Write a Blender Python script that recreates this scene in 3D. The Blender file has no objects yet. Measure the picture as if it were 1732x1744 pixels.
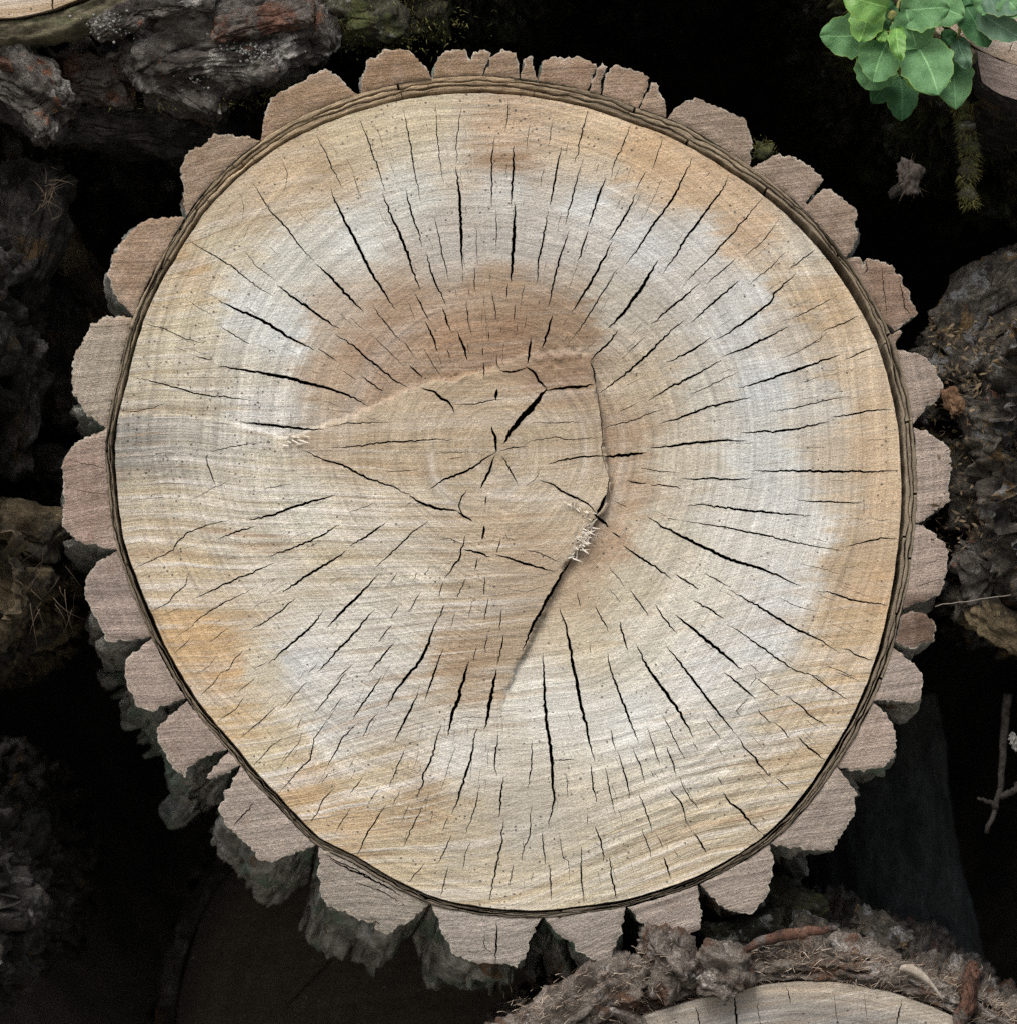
import bpy, math, random
import numpy as np
from mathutils import Vector, Matrix
from mathutils.geometry import delaunay_2d_cdt

scene = bpy.context.scene
COL = scene.collection
S = 0.0005            # metres per photograph pixel in the plane of the cut end
CAMD = 3.0            # camera to cut end
PX0, PY0 = 866.0, 872.0
random.seed(7)
RNG = np.random.RandomState(7)

# ------------------------------------------------------------------ camera
cam = bpy.data.cameras.new("camera")
cam.sensor_fit = 'AUTO'
cam.angle = 2 * math.atan(872 * S / CAMD)
cam.clip_start, cam.clip_end = 0.05, 200
cam.dof.use_dof = True
cam.dof.focus_distance = CAMD
cam.dof.aperture_fstop = 6.0
camo = bpy.data.objects.new("camera", cam)
camo.location = (0, -CAMD, 0)
camo.rotation_euler = (math.radians(90), 0, 0)
COL.objects.link(camo)
scene.camera = camo

# ------------------------------------------------------------------ sky, sun, exposure (soft, overcast)
SUN_EL, SUN_AZ = math.radians(52), math.radians(198)   # above, behind the viewer, a little to the left
world = bpy.data.worlds.new("World")
scene.world = world
world.use_nodes = True
wn = world.node_tree
bg = wn.nodes["Background"]
sky = wn.nodes.new("ShaderNodeTexSky")
sky.sky_type = 'NISHITA'
sky.sun_disc = False
sky.sun_elevation = SUN_EL
sky.sun_rotation = SUN_AZ
sky.air_density = 1.0
sky.dust_density = 6.0
sky.ozone_density = 1.0
wn.links.new(sky.outputs[0], bg.inputs[0])
bg.inputs[1].default_value = 0.09
sun = bpy.data.lights.new("sun", 'SUN')
sun.energy = 1.5
sun.angle = math.radians(35)
sun.color = (1.0, 0.98, 0.955)
suno = bpy.data.objects.new("sun", sun)
d = Vector((math.sin(SUN_AZ) * math.cos(SUN_EL), math.cos(SUN_AZ) * math.cos(SUN_EL), math.sin(SUN_EL)))
suno.rotation_euler = d.to_track_quat('Z', 'Y').to_euler()
suno.location = (-1, -4, 4)
COL.objects.link(suno)
vs = scene.view_settings
vs.view_transform = 'Standard'
vs.look = 'None'
vs.exposure = 0.77
vs.gamma = 1.0
vs.use_curve_mapping = False
scene.cycles.use_denoising = False

# ------------------------------------------------------------------ numpy noise
_perm = RNG.permutation(256)
_perm = np.concatenate([_perm, _perm, _perm])
_g = RNG.normal(size=(256, 3)); _g /= np.linalg.norm(_g, axis=1)[:, None]

def gnoise(p):
    p = np.asarray(p, float)
    i = np.floor(p).astype(int); f = p - i; i &= 255
    w = f * f * f * (f * (f * 6 - 15) + 10)
    r = 0
    for dx in (0, 1):
        for dy in (0, 1):
            for dz in (0, 1):
                h = _perm[_perm[_perm[(i[:, 0] + dx) & 255] + ((i[:, 1] + dy) & 255)] + ((i[:, 2] + dz) & 255)]
                g = _g[h & 255]
                dot = g[:, 0] * (f[:, 0] - dx) + g[:, 1] * (f[:, 1] - dy) + g[:, 2] * (f[:, 2] - dz)
                r = r + dot * (w[:, 0] if dx else 1 - w[:, 0]) * (w[:, 1] if dy else 1 - w[:, 1]) * (w[:, 2] if dz else 1 - w[:, 2])
    return r * 1.5

def fbm(p, oct=4, gain=0.5):
    p = np.asarray(p, float); a = 1.0; r = 0
    for k in range(oct):
        r = r + a * gnoise(p + 17.3 * k); p = p * 2.03; a *= gain
    return r

def worley(p):
    """F1, F2 distances and a random value per cell"""
    p = np.asarray(p, float); i = np.floor(p).astype(int)
    f1 = np.full(len(p), 9.0); f2 = f1.copy(); cid = np.zeros(len(p), int)
    for dx in (-1, 0, 1):
        for dy in (-1, 0, 1):
            for dz in (-1, 0, 1):
                c = i + (dx, dy, dz)
                h = _perm[_perm[_perm[c[:, 0] & 255] + (c[:, 1] & 255)] + (c[:, 2] & 255)]
                q = c + 0.5 + 0.45 * _g[h & 255]
                dd = np.linalg.norm(q - p, axis=1)
                m = dd < f1
                f2 = np.where(m, f1, np.minimum(f2, dd)); f1 = np.where(m, dd, f1); cid = np.where(m, h, cid)
    return f1, f2, (cid & 255) / 255.0

def sstep(a, b, x):
    t = np.clip((x - a) / (b - a), 0, 1); return t * t * (3 - 2 * t)

def lin(c):
    c = np.asarray(c, float) / 255.0
    return np.where(c <= 0.04045, c / 12.92, ((c + 0.055) / 1.055) ** 2.4)

def W(px, py, y=0.0):
    """point at depth y seen at photograph pixel px, py"""
    k = S * (CAMD + y) / CAMD
    return Vector(((px - PX0) * k, y, (PY0 - py) * k))

def Wn(px, py, y):
    k = S * (CAMD + y) / CAMD
    return np.stack([(px - PX0) * k, y + 0 * px, (PY0 - py) * k], 1)

# ------------------------------------------------------------------ object helpers
def mesh_obj(name, verts, faces, mat, parent=None, smooth=True, mats=None, mat_idx=None):
    me = bpy.data.meshes.new(name)
    me.from_pydata([tuple(v) for v in verts], [], [tuple(int(i) for i in f) for f in faces])
    for m in (mats or [mat]):
        me.materials.append(m)
    if mat_idx is not None:
        me.polygons.foreach_set("material_index", np.asarray(mat_idx, np.int32))
    if smooth:
        me.polygons.foreach_set("use_smooth", np.ones(len(me.polygons), bool))
    me.update()
    o = bpy.data.objects.new(name, me)
    COL.objects.link(o)
    if parent is not None:
        o.parent = parent
        o.matrix_parent_inverse = Matrix.Translation(-parent.location)
    return o

def empty(name, loc, label, cat, group=None):
    o = bpy.data.objects.new(name, None)
    o.location = loc
    o.empty_display_size = 0.05
    o["label"] = label; o["category"] = cat
    if group: o["group"] = group
    COL.objects.link(o)
    return o

def tag(o, label, cat, group=None):
    o["label"] = label; o["category"] = cat
    if group: o["group"] = group
    return o

def set_attr(o, name, kind, data):
    a = o.data.attributes.new(name, kind, 'POINT')
    data = np.asarray(data, np.float32)
    if kind == 'FLOAT_COLOR':
        if data.shape[1] == 3: data = np.concatenate([data, np.ones((len(data), 1), np.float32)], 1)
        a.data.foreach_set("color", data.ravel())
    elif kind == 'FLOAT_VECTOR':
        a.data.foreach_set("vector", data.ravel())
    else:
        a.data.foreach_set("value", data.ravel())

# ------------------------------------------------------------------ material helper
class NT:
    def __init__(s, name):
        s.m = bpy.data.materials.new(name); s.m.use_nodes = True
        s.t = s.m.node_tree; s.b = s.t.nodes["Principled BSDF"]
    def n(s, kind, **kw):
        nd = s.t.nodes.new(kind)
        for k, v in kw.items(): setattr(nd, k, v)
        return nd
    def set(s, inp, v):
        if hasattr(v, "node") or isinstance(v, bpy.types.NodeSocket): s.t.links.new(v, inp)
        else: inp.default_value = v
    def attr(s, name, out="Vector"):
        return s.n("ShaderNodeAttribute", attribute_name=name).outputs[out]
    def coord(s): return s.n("ShaderNodeTexCoord").outputs["Object"]
    def math(s, op, a, b=0.0, c=None, clamp=False):
        nd = s.n("ShaderNodeMath", operation=op, use_clamp=clamp)
        s.set(nd.inputs[0], a); s.set(nd.inputs[1], b)
        if c is not None: s.set(nd.inputs[2], c)
        return nd.outputs[0]
    def vmul(s, v, k):
        nd = s.n("ShaderNodeVectorMath", operation='MULTIPLY'); s.set(nd.inputs[0], v); s.set(nd.inputs[1], k); return nd.outputs[0]
    def vadd(s, v, k):
        nd = s.n("ShaderNodeVectorMath", operation='ADD'); s.set(nd.inputs[0], v); s.set(nd.inputs[1], k); return nd.outputs[0]
    def noise(s, v, scale, detail=4, rough=0.55, dist=0.0, out="Fac"):
        nd = s.n("ShaderNodeTexNoise"); s.set(nd.inputs["Vector"], v); s.set(nd.inputs["Scale"], scale)
        s.set(nd.inputs["Detail"], detail); s.set(nd.inputs["Roughness"], rough); s.set(nd.inputs["Distortion"], dist)
        return nd.outputs[out]
    def voro(s, v, scale, feature='F1', out="Distance", rand=1.0):
        nd = s.n("ShaderNodeTexVoronoi", feature=feature); s.set(nd.inputs["Vector"], v); s.set(nd.inputs["Scale"], scale)
        s.set(nd.inputs["Randomness"], rand); return nd.outputs[out]
    def rng(s, v, a, b, c=0.0, d=1.0, smooth=True):
        nd = s.n("ShaderNodeMapRange", interpolation_type='SMOOTHSTEP' if smooth else 'LINEAR'); s.set(nd.inputs["Value"], v)
        for k, x in zip(("From Min", "From Max", "To Min", "To Max"), (a, b, c, d)): s.set(nd.inputs[k], x)
        return nd.outputs[0]
    def mix(s, f, a, b, mode='MIX'):
        nd = s.n("ShaderNodeMix", data_type='RGBA', blend_type=mode)
        s.set(nd.inputs[0], f); 
        for i, v in ((6, a), (7, b)):
            if isinstance(v, (tuple, list, np.ndarray)): v = (*[float(q) for q in v][:3], 1.0)
            s.set(nd.inputs[i], v)
        return nd.outputs[2]
    def gain(s, col, f):
        """multiply a colour by a scalar socket"""
        nd = s.n("ShaderNodeVectorMath", operation='SCALE'); s.set(nd.inputs[0], col); s.set(nd.inputs["Scale"], f); return nd.outputs[0]
    def bump(s, h, strength, dist, normal=None):
        nd = s.n("ShaderNodeBump"); s.set(nd.inputs["Height"], h); s.set(nd.inputs["Strength"], strength); s.set(nd.inputs["Distance"], dist)
        if normal is not None: s.set(nd.inputs["Normal"], normal)
        return nd.outputs[0]
    def done(s, col, rough=0.85, normal=None, spec=0.25):
        s.set(s.b.inputs["Base Color"], col if not isinstance(col, (tuple, list, np.ndarray)) else (*[float(q) for q in col][:3], 1.0))
        s.set(s.b.inputs["Roughness"], rough); s.set(s.b.inputs["Specular IOR Level"], spec)
        if normal is not None: s.set(s.b.inputs["Normal"], normal)
        return s.m

K_ALB = 0.80    # photograph colour -> surface colour

def mat_wood():
    t = NT("sawn_wood")
    flow = t.attr("flow"); co = t.coord(); col = t.attr("col", "Color"); pol = t.attr("pol"); mold = t.attr("mold", "Fac")
    rip = t.attr("ripple", "Fac")
    coarse = t.noise(t.vmul(flow, (3.6, 78.0, 0)), 1.0, 7, 0.68, 0.35)
    fine = t.noise(t.vmul(flow, (18.0, 520.0, 0)), 1.0, 3, 0.6, 0.2)
    ring = t.noise(t.vmul(pol, (1.2, 230.0, 0)), 1.0, 4, 0.7, 0.15)
    ray = t.noise(t.vmul(pol, (150.0, 14.0, 0)), 1.0, 3, 0.6)
    grain = t.noise(co, 620.0, 3, 0.65)
    grain2 = t.noise(co, 210.0, 3, 0.6)
    blot = t.noise(co, 26.0, 4, 0.55)
    pale = t.rng(coarse, 0.47, 0.64)
    c = t.mix(t.math('MULTIPLY', pale, t.math('MULTIPLY_ADD', rip, 0.85, 0.03)), col, lin((214, 210, 202)) * K_ALB)
    sharp = t.noise(t.vmul(flow, (5.5, 210.0, 1.0)), 1.0, 5, 0.7, 0.2)
    c = t.mix(t.math('MULTIPLY', t.rng(sharp, 0.53, 0.63), t.math('MULTIPLY', rip, 0.75)), c, lin((222, 219, 212)) * K_ALB)
    c = t.mix(t.math('MULTIPLY', t.rng(sharp, 0.45, 0.36), t.math('MULTIPLY', rip, 0.45)), c, lin((146, 126, 98)) * K_ALB)
    tan = t.rng(coarse, 0.47, 0.33)
    c = t.mix(t.math('MULTIPLY', tan, t.math('MULTIPLY_ADD', rip, 0.78, 0.04)), c, lin((166, 142, 114)) * K_ALB)
    f = t.math('MULTIPLY', t.rng(ring, 0.28, 0.72, 0.72, 1.22, False), t.rng(grain, 0.25, 0.75, 0.70, 1.28, False))
    f = t.math('MULTIPLY', f, t.rng(fine, 0.25, 0.75, 0.86, 1.12, False))
    f = t.math('MULTIPLY', f, t.rng(ray, 0.25, 0.75, 0.90, 1.08, False))
    f = t.math('MULTIPLY', f, t.rng(grain2, 0.25, 0.75, 0.92, 1.08, False))
    f = t.math('MULTIPLY', f, t.rng(blot, 0.3, 0.7, 0.93, 1.06, False))
    ringb = t.noise(t.vmul(pol, (1.0, 62.0, 0)), 1.0, 3, 0.6, 0.1)
    f = t.math('MULTIPLY', f, t.rng(ringb, 0.3, 0.7, 0.90, 1.09, False))
    c = t.gain(c, f)
    # mould specks: small dark dots of uneven size
    for sc, th, seed in ((240.0, 0.27, 0.0), (150.0, 0.22, 3.7)):
        cc = t.vadd(co, (seed, seed, seed))
        cc = t.vmul(cc, (1, 0.02, 1))
        dist = t.voro(cc, sc); rnd = t.n("ShaderNodeSeparateColor"); t.t.links.new(t.voro(cc, sc, out="Color"), rnd.inputs[0])
        on = t.math('LESS_THAN', rnd.outputs[0], t.math('MULTIPLY', mold, t.rng(blot, 0.42, 0.60, 0.08, 1.3)))
        size = t.math('MULTIPLY', t.math('MULTIPLY_ADD', rnd.outputs[1], 0.75, 0.5), th)
        dot = t.math('MULTIPLY', on, t.rng(t.math('DIVIDE', dist, size), 1.0, 0.35))
        c = t.mix(t.math('MULTIPLY', dot, 0.85), c, (0.03, 0.028, 0.026))
    # pale torn fibres
    fz = t.noise(t.vmul(flow, (160.0, 700.0, 0)), 1.0, 2, 0.6)
    c = t.mix(t.rng(fz, 0.66, 0.80, 0.0, 0.45), c, (0.72, 0.69, 0.62))
    h = t.math('ADD', t.math('MULTIPLY', ring, 0.5), t.math('MULTIPLY', fine, 0.25))
    h = t.math('ADD', h, t.math('MULTIPLY', grain, 0.45))
    h = t.math('ADD', h, t.math('MULTIPLY', grain2, 0.5))
    h = t.math('ADD', h, t.math('MULTIPLY', t.math('ADD', coarse, t.math('MULTIPLY', sharp, 0.8)), t.math('MULTIPLY', rip, 1.5)))
    nrm = t.bump(h, 0.95, 0.0018)
    return t.done(c, 0.82, nrm, 0.3)

def mat_cut_bark(name="cut_bark"):
    t = NT(name)
    co = t.coord(); col = t.attr("col", "Color"); flow = t.attr("flow")
    st = t.noise(t.vmul(flow, (6.0, 210.0, 0)), 1.0, 5, 0.62, 0.35)
    fn = t.noise(t.vmul(flow, (30.0, 800.0, 0)), 1.0, 3, 0.6)
    gr = t.noise(co, 480.0, 4, 0.7)
    bl = t.noise(co, 55.0, 4, 0.6)
    lay = t.noise(t.vmul(t.attr("pol"), (2.0, 300.0, 0)), 1.0, 3, 0.6)
    c = t.mix(t.rng(bl, 0.42, 0.66, 0.0, 0.5), col, t.mix(0.5, col, lin((196, 178, 166)) * K_ALB))
    c = t.mix(t.rng(bl, 0.45, 0.30, 0.0, 0.55), c, t.mix(0.55, c, lin((128, 100, 82)) * K_ALB))
    f = t.math('MULTIPLY', t.rng(st, 0.27, 0.73, 0.62, 1.32, False), t.rng(gr, 0.25, 0.75, 0.62, 1.34, False))
    f = t.math('MULTIPLY', f, t.rng(lay, 0.3, 0.7, 0.84, 1.14, False))
    c = t.gain(c, f)
    ed = t.n("ShaderNodeSeparateXYZ"); t.t.links.new(t.attr("pol"), ed.inputs[0])
    c = t.mix(t.math('MULTIPLY', t.rng(t.math('ADD', ed.outputs[2], t.math('MULTIPLY', t.math('SUBTRACT', gr, 0.5), 0.9)), 0.55, 0.95), t.rng(bl, 0.4, 0.6, 0.1, 0.8)), c, lin((176, 172, 160)))
    pit = t.rng(t.voro(t.vmul(co, (1, 0.05, 1)), 420.0), 0.28, 0.10, 0.0, 0.5)
    c = t.mix(t.math('MULTIPLY', pit, t.rng(gr, 0.45, 0.6)), c, lin((84, 62, 52)))
    h = t.math('ADD', t.math('MULTIPLY', st, 0.8), t.math('ADD', gr, t.math('MULTIPLY', fn, 0.4)))
    return t.done(c, 0.88, t.bump(h, 0.9, 0.0024), 0.2)

def mat_bast():
    t = NT("bast"); col = t.attr("col", "Color"); pol = t.attr("pol"); co = t.coord()
    fb = t.noise(t.vmul(pol, (22.0, 900.0, 3.0)), 1.0, 5, 0.68, 0.3); fb2 = t.noise(t.vmul(pol, (60.0, 350.0, 3.0)), 1.0, 4, 0.65)
    gr = t.noise(co, 420.0, 4, 0.7)
    c = t.gain(col, t.math('MULTIPLY', t.rng(fb, 0.28, 0.72, 0.5, 1.35, False), t.math('MULTIPLY', t.rng(gr, 0.25, 0.75, 0.72, 1.28, False), t.rng(fb2, 0.3, 0.7, 0.75, 1.2, False))))
    h = t.math('ADD', t.math('MULTIPLY', fb, 1.4), t.math('ADD', fb2, t.math('MULTIPLY', gr, 0.6)))
    return t.done(c, 0.9, t.bump(h, 0.55, 0.0014), 0.15)

def mat_bark(name, cols, patch=None, patch_amt=0.0, scale=1.0, bump=0.8, patch2=None, patch2_amt=0.0, rough=0.9, stretch=(1, 1, 1)):
    """weathered bark: cols dark, mid, pale; patch / patch2 = lichen, rust, moss"""
    t = NT(name); co = t.vmul(t.coord(), stretch)
    a = t.noise(co, 38 * scale, 6, 0.65, 0.5); b = t.noise(co, 190 * scale, 5, 0.7); e = t.noise(co, 760, 3, 0.7)
    c = t.mix(t.rng(a, 0.36, 0.56), cols[0], cols[1])
    c = t.mix(t.math('MULTIPLY', t.rng(a, 0.50, 0.72), t.rng(b, 0.35, 0.65)), c, cols[2])
    if patch is not None:
        p = t.noise(t.vadd(co, (3.1, 1.7, 5.2)), 16 * scale, 5, 0.7, 0.3)
        c = t.mix(t.math('MULTIPLY', t.rng(p, 0.62 - 0.3 * patch_amt, 0.70 - 0.3 * patch_amt), t.rng(b, 0.3, 0.5, 0.35, 1.0)), c, patch)
    if patch2 is not None:
        p = t.noise(t.vadd(co, (-2.1, 4.7, 1.2)), 21 * scale, 5, 0.7, 0.3)
        c = t.mix(t.math('MULTIPLY', t.rng(p, 0.62 - 0.3 * patch2_amt, 0.68 - 0.3 * patch2_amt), t.rng(b, 0.35, 0.55, 0.3, 1.0)), c, patch2)
    c = t.gain(c, t.math('MULTIPLY', t.rng(b, 0.25, 0.75, 0.6, 1.4, False), t.rng(e, 0.25, 0.75, 0.7, 1.3, False)))
    h = t.math('ADD', t.math('MULTIPLY', a, 2.0), t.math('ADD', t.math('MULTIPLY', b, 1.0), t.math('MULTIPLY', e, 0.35)))
    return t.done(c, rough, t.bump(h, bump, 0.004), 0.25)

def mat_plain(name, c1, c2, scale=60, rough=0.85, bump=0.4, spec=0.2):
    t = NT(name); co = t.coord()
    a = t.noise(co, scale, 5, 0.65); b = t.noise(co, scale * 7, 3, 0.7)
    c = t.gain(t.mix(t.rng(a, 0.35, 0.65), c1, c2), t.rng(b, 0.25, 0.75, 0.75, 1.25, False))
    return t.done(c, rough, t.bump(t.math('ADD', a, t.math('MULTIPLY', b, 0.4)), bump, 0.003), spec)

def mat_fibre(name, c1, c2, spec=0.15):
    t = NT(name)
    geo = t.n("ShaderNodeNewGeometry")
    c = t.mix(geo.outputs["Random Per Island"], c1, c2)
    return t.done(c, 0.8, None, spec)

def mat_leaf(name, c1, c2, gloss=0.68):
    t = NT(name); uv = t.attr("leaf_uv"); co = t.coord()
    sep = t.n("ShaderNodeSeparateXYZ"); t.t.links.new(uv, sep.inputs[0])
    u, v = sep.outputs[0], sep.outputs[1]
    au = t.math('ABSOLUTE', u)
    n1 = t.noise(co, 90, 4, 0.6); n2 = t.noise(co, 600, 3, 0.6)
    c = t.mix(t.rng(n1, 0.3, 0.7), c1, c2)
    # midrib, side veins and paler margin
    rib = t.rng(au, 0.05, 0.015)
    ph = t.math('SUBTRACT', t.math('MULTIPLY', v, 7.0), t.math('MULTIPLY', au, 2.6))
    fr = t.math('ABSOLUTE', t.math('SUBTRACT', t.math('FRACT', ph), 0.5))
    vein = t.math('MULTIPLY', t.rng(fr, 0.09, 0.02), t.rng(au, 0.75, 0.15))
    edge = t.rng(sep.outputs[2], 0.93, 0.99)
    pale = tuple(min(1, x * 1.7 + 0.03) for x in c2)
    c = t.mix(t.math('MULTIPLY', vein, 0.28), c, pale)
    c = t.mix(t.math('MULTIPLY', rib, 0.75), c, pale)
    c = t.mix(t.math('MULTIPLY', edge, 0.5), c, (c2[0] * 1.8 + .03, c2[1] * 1.4, c2[2] * .7))
    c = t.gain(c, t.rng(n2, 0.25, 0.75, 0.85, 1.15, False))
    h = t.math('ADD', t.math('MULTIPLY', vein, -0.5), t.math('MULTIPLY', t.noise(co, 260, 3, 0.6), 0.7))
    m = t.done(c, gloss, t.bump(h, 0.5, 0.0014), 0.25)
    tr = t.n("ShaderNodeBsdfTranslucent"); t.set(tr.inputs[0], t.gain(c, 1.3))
    mx = t.n("ShaderNodeMixShader"); mx.inputs[0].default_value = 0.28
    out = [q for q in t.t.nodes if q.type == 'OUTPUT_MATERIAL'][0]
    t.t.links.new(t.b.outputs[0], mx.inputs[1]); t.t.links.new(tr.outputs[0], mx.inputs[2]); t.t.links.new(mx.outputs[0], out.inputs[0])
    return m

M = {}
M['wood'] = mat_wood()
M['cut_bark'] = mat_cut_bark()
M['side_bark'] = mat_bark("lichen_bark", ((0.15, 0.155, 0.14), (0.34, 0.345, 0.32), (0.50, 0.50, 0.47)), (0.16, 0.22, 0.175), 0.36, 1.2, 1.0, (0.17, 0.10, 0.055), 0.14, 0.9, (1, 0.16, 1))
M['inner_bark'] = mat_bark("inner_bark_fibre", ((0.14, 0.11, 0.075), (0.30, 0.25, 0.18), (0.46, 0.40, 0.30)), None, 0, 1.6, 0.7)
M['bast'] = mat_bast()
M['dark_wood'] = mat_plain("log_core", (0.10, 0.075, 0.05), (0.17, 0.13, 0.09))
M['grey_bark'] = mat_bark("grey_bark", ((0.035, 0.03, 0.026), (0.10, 0.092, 0.082), (0.27, 0.26, 0.24)), (0.34, 0.33, 0.31), 0.25, 1.0, 1.0, (0.16, 0.07, 0.04), 0.10)
M['rust_bark'] = mat_bark("rust_bark", ((0.04, 0.026, 0.02), (0.12, 0.062, 0.042), (0.22, 0.15, 0.115)), (0.11, 0.10, 0.09), 0.42, 1.4, 1.0)
M['olive_bark'] = mat_bark("olive_bark", ((0.05, 0.045, 0.028), (0.11, 0.10, 0.062), (0.19, 0.17, 0.12)), (0.10, 0.11, 0.06), 0.2, 1.0, 0.5, None, 0, 0.85, (1, 1, 4))
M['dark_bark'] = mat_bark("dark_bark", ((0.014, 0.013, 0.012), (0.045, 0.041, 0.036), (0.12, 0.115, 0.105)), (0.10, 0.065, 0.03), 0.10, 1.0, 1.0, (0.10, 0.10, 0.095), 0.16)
M['tan_bark'] = mat_bark("tan_bark", ((0.04, 0.032, 0.02), (0.12, 0.095, 0.056), (0.22, 0.18, 0.115)), (0.03, 0.028, 0.024), 0.40, 0.9, 0.8)
M['moss_bark'] = mat_bark("moss_bark", ((0.016, 0.015, 0.010), (0.045, 0.045, 0.027), (0.13, 0.125, 0.10)), (0.07, 0.08, 0.03), 0.40, 1.0, 1.0, (0.20, 0.21, 0.19), 0.10)
M['smooth_bark'] = mat_bark("smooth_bark", ((0.010, 0.012, 0.0115), (0.026, 0.030, 0.029), (0.055, 0.061, 0.059)), (0.02, 0.02, 0.018), 0.35, 1.0, 0.8, None, 0, 0.9, (1, 1, 0.4))
M['litter_bark'] = mat_bark("litter_bark", ((0.02, 0.018, 0.015), (0.07, 0.062, 0.05), (0.17, 0.155, 0.13)), (0.16, 0.105, 0.045), 0.22, 1.3, 1.0, (0.15, 0.155, 0.155), 0.26)
M['shaggy_bark'] = mat_bark("shaggy_bark", ((0.055, 0.045, 0.036), (0.16, 0.14, 0.12), (0.32, 0.29, 0.26)), (0.10, 0.055, 0.035), 0.30, 1.5, 1.0, (0.34, 0.32, 0.30), 0.18)
M['light_block'] = mat_plain("light_block_dark", (0.010, 0.009, 0.008), (0.022, 0.019, 0.016), 12, 0.95)  # near-black surface of the added bowl that blocks light behind the pile
M['ground'] = mat_plain("dry_ground", (0.19, 0.18, 0.155), (0.27, 0.255, 0.225), 6, 0.95)
M['moss'] = mat_fibre("moss_fibre", (0.045, 0.05, 0.014), (0.15, 0.14, 0.05))
M['fibre'] = mat_fibre("bast_fibre", (0.09, 0.055, 0.035), (0.40, 0.34, 0.27))
M['dark_fibre'] = mat_fibre("dark_root_fibre", (0.03, 0.024, 0.018), (0.13, 0.10, 0.07))
M['straw'] = mat_fibre("straw", (0.16, 0.145, 0.12), (0.20, 0.185, 0.16))
M['splinter'] = mat_fibre("wood_splinter", (0.52, 0.47, 0.38), (0.72, 0.69, 0.62))
M['litter'] = mat_fibre("bark_litter", (0.03, 0.024, 0.018), (0.17, 0.13, 0.08))
M['lichen'] = mat_fibre("lichen_crumb", (0.08, 0.085, 0.075), (0.26, 0.26, 0.25))
M['rust_chip'] = mat_plain("rust_chip", (0.07, 0.038, 0.02), (0.14, 0.085, 0.05), 90)
M['dry_leaf'] = mat_plain("dry_leaf", (0.24, 0.21, 0.17), (0.36, 0.33, 0.28), 120)
M['twig'] = mat_plain("twig_bark", (0.018, 0.016, 0.014), (0.05, 0.045, 0.04), 200)
M['web'] = mat_plain("cocoon_felt", (0.07, 0.058, 0.05), (0.14, 0.12, 0.105), 160)
M['stem'] = mat_plain("green_stem", (0.12, 0.15, 0.05), (0.20, 0.19, 0.07), 160, 0.5)

# ------------------------------------------------------------------ traced data (photograph tiles: origin, scale 640/1732)
TK = 640 / 1732.0
TILE = dict(A=(0, 0), B=(540, 0), C=(1092, 0), D=(0, 560), E=(540, 560), F=(1092, 560), G=(0, 1144), H=(540, 1144), I=(1092, 1144))
def tp(t, x, y): return (TILE[t][0] + x * TK, TILE[t][1] + y * TK)

RIM = [(799,159),(865,161),(932,170),(1002,185),(1076,211),(1129,229),(1181,255),(1240,292),(1299,333),(1365,392),(1417,454),(1462,525),
 (1493,586),(1515,660),(1528,726),(1532,782),(1534,856),(1528,929),(1513,1029),(1495,1107),(1480,1151),(1447,1225),(1406,1295),(1351,1373),
 (1295,1428),(1184,1493),(1116,1517),(1054,1534),(994,1541),(932,1550),(828,1545),(740,1528),(688,1504),(610,1458),(543,1425),(517,1399),
 (477,1355),(443,1321),(406,1273),(370,1233),(333,1185),(310,1148),(281,1096),(262,1051),(244,1011),(229,970),(214,929),(205,874),(200,819),
 (196,767),(203,708),(220,645),(231,593),(246,547),(266,499),(296,447),(325,399),(355,355),(406,303),(480,248),(554,211),(619,188),(700,168)]
RCX, RCY = 865.0, 853.0
_ra = np.array([math.atan2(y - RCY, x - RCX) for x, y in RIM]); _rr = np.array([math.hypot(y - RCY, x - RCX) for x, y in RIM])
_o = np.argsort(_ra); _ra, _rr = _ra[_o], _rr[_o]
_ra3 = np.concatenate([_ra - 2 * math.pi, _ra, _ra + 2 * math.pi]); _rr3 = np.tile(_rr, 3)
_fa = np.linspace(-math.pi, math.pi, 1441)
_fr = np.interp(_fa, _ra3, _rr3)
_kern = np.hanning(21); _kern /= _kern.sum()
_fr = np.convolve(np.concatenate([_fr[-31:-1], _fr, _fr[1:31]]), _kern, 'same')[30:-30]
def rim_r(a):
    a = (np.asarray(a, float) + math.pi) % (2 * math.pi) - math.pi
    return np.interp(a, _fa, _fr)
def strip_w(a):   # breadth of the inner bark ring between wood and outer bark
    return 20 + 5 * np.cos(a + 0.7) - 4 * np.sin(a) + 2 * np.sin(3 * a + 1)

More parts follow.
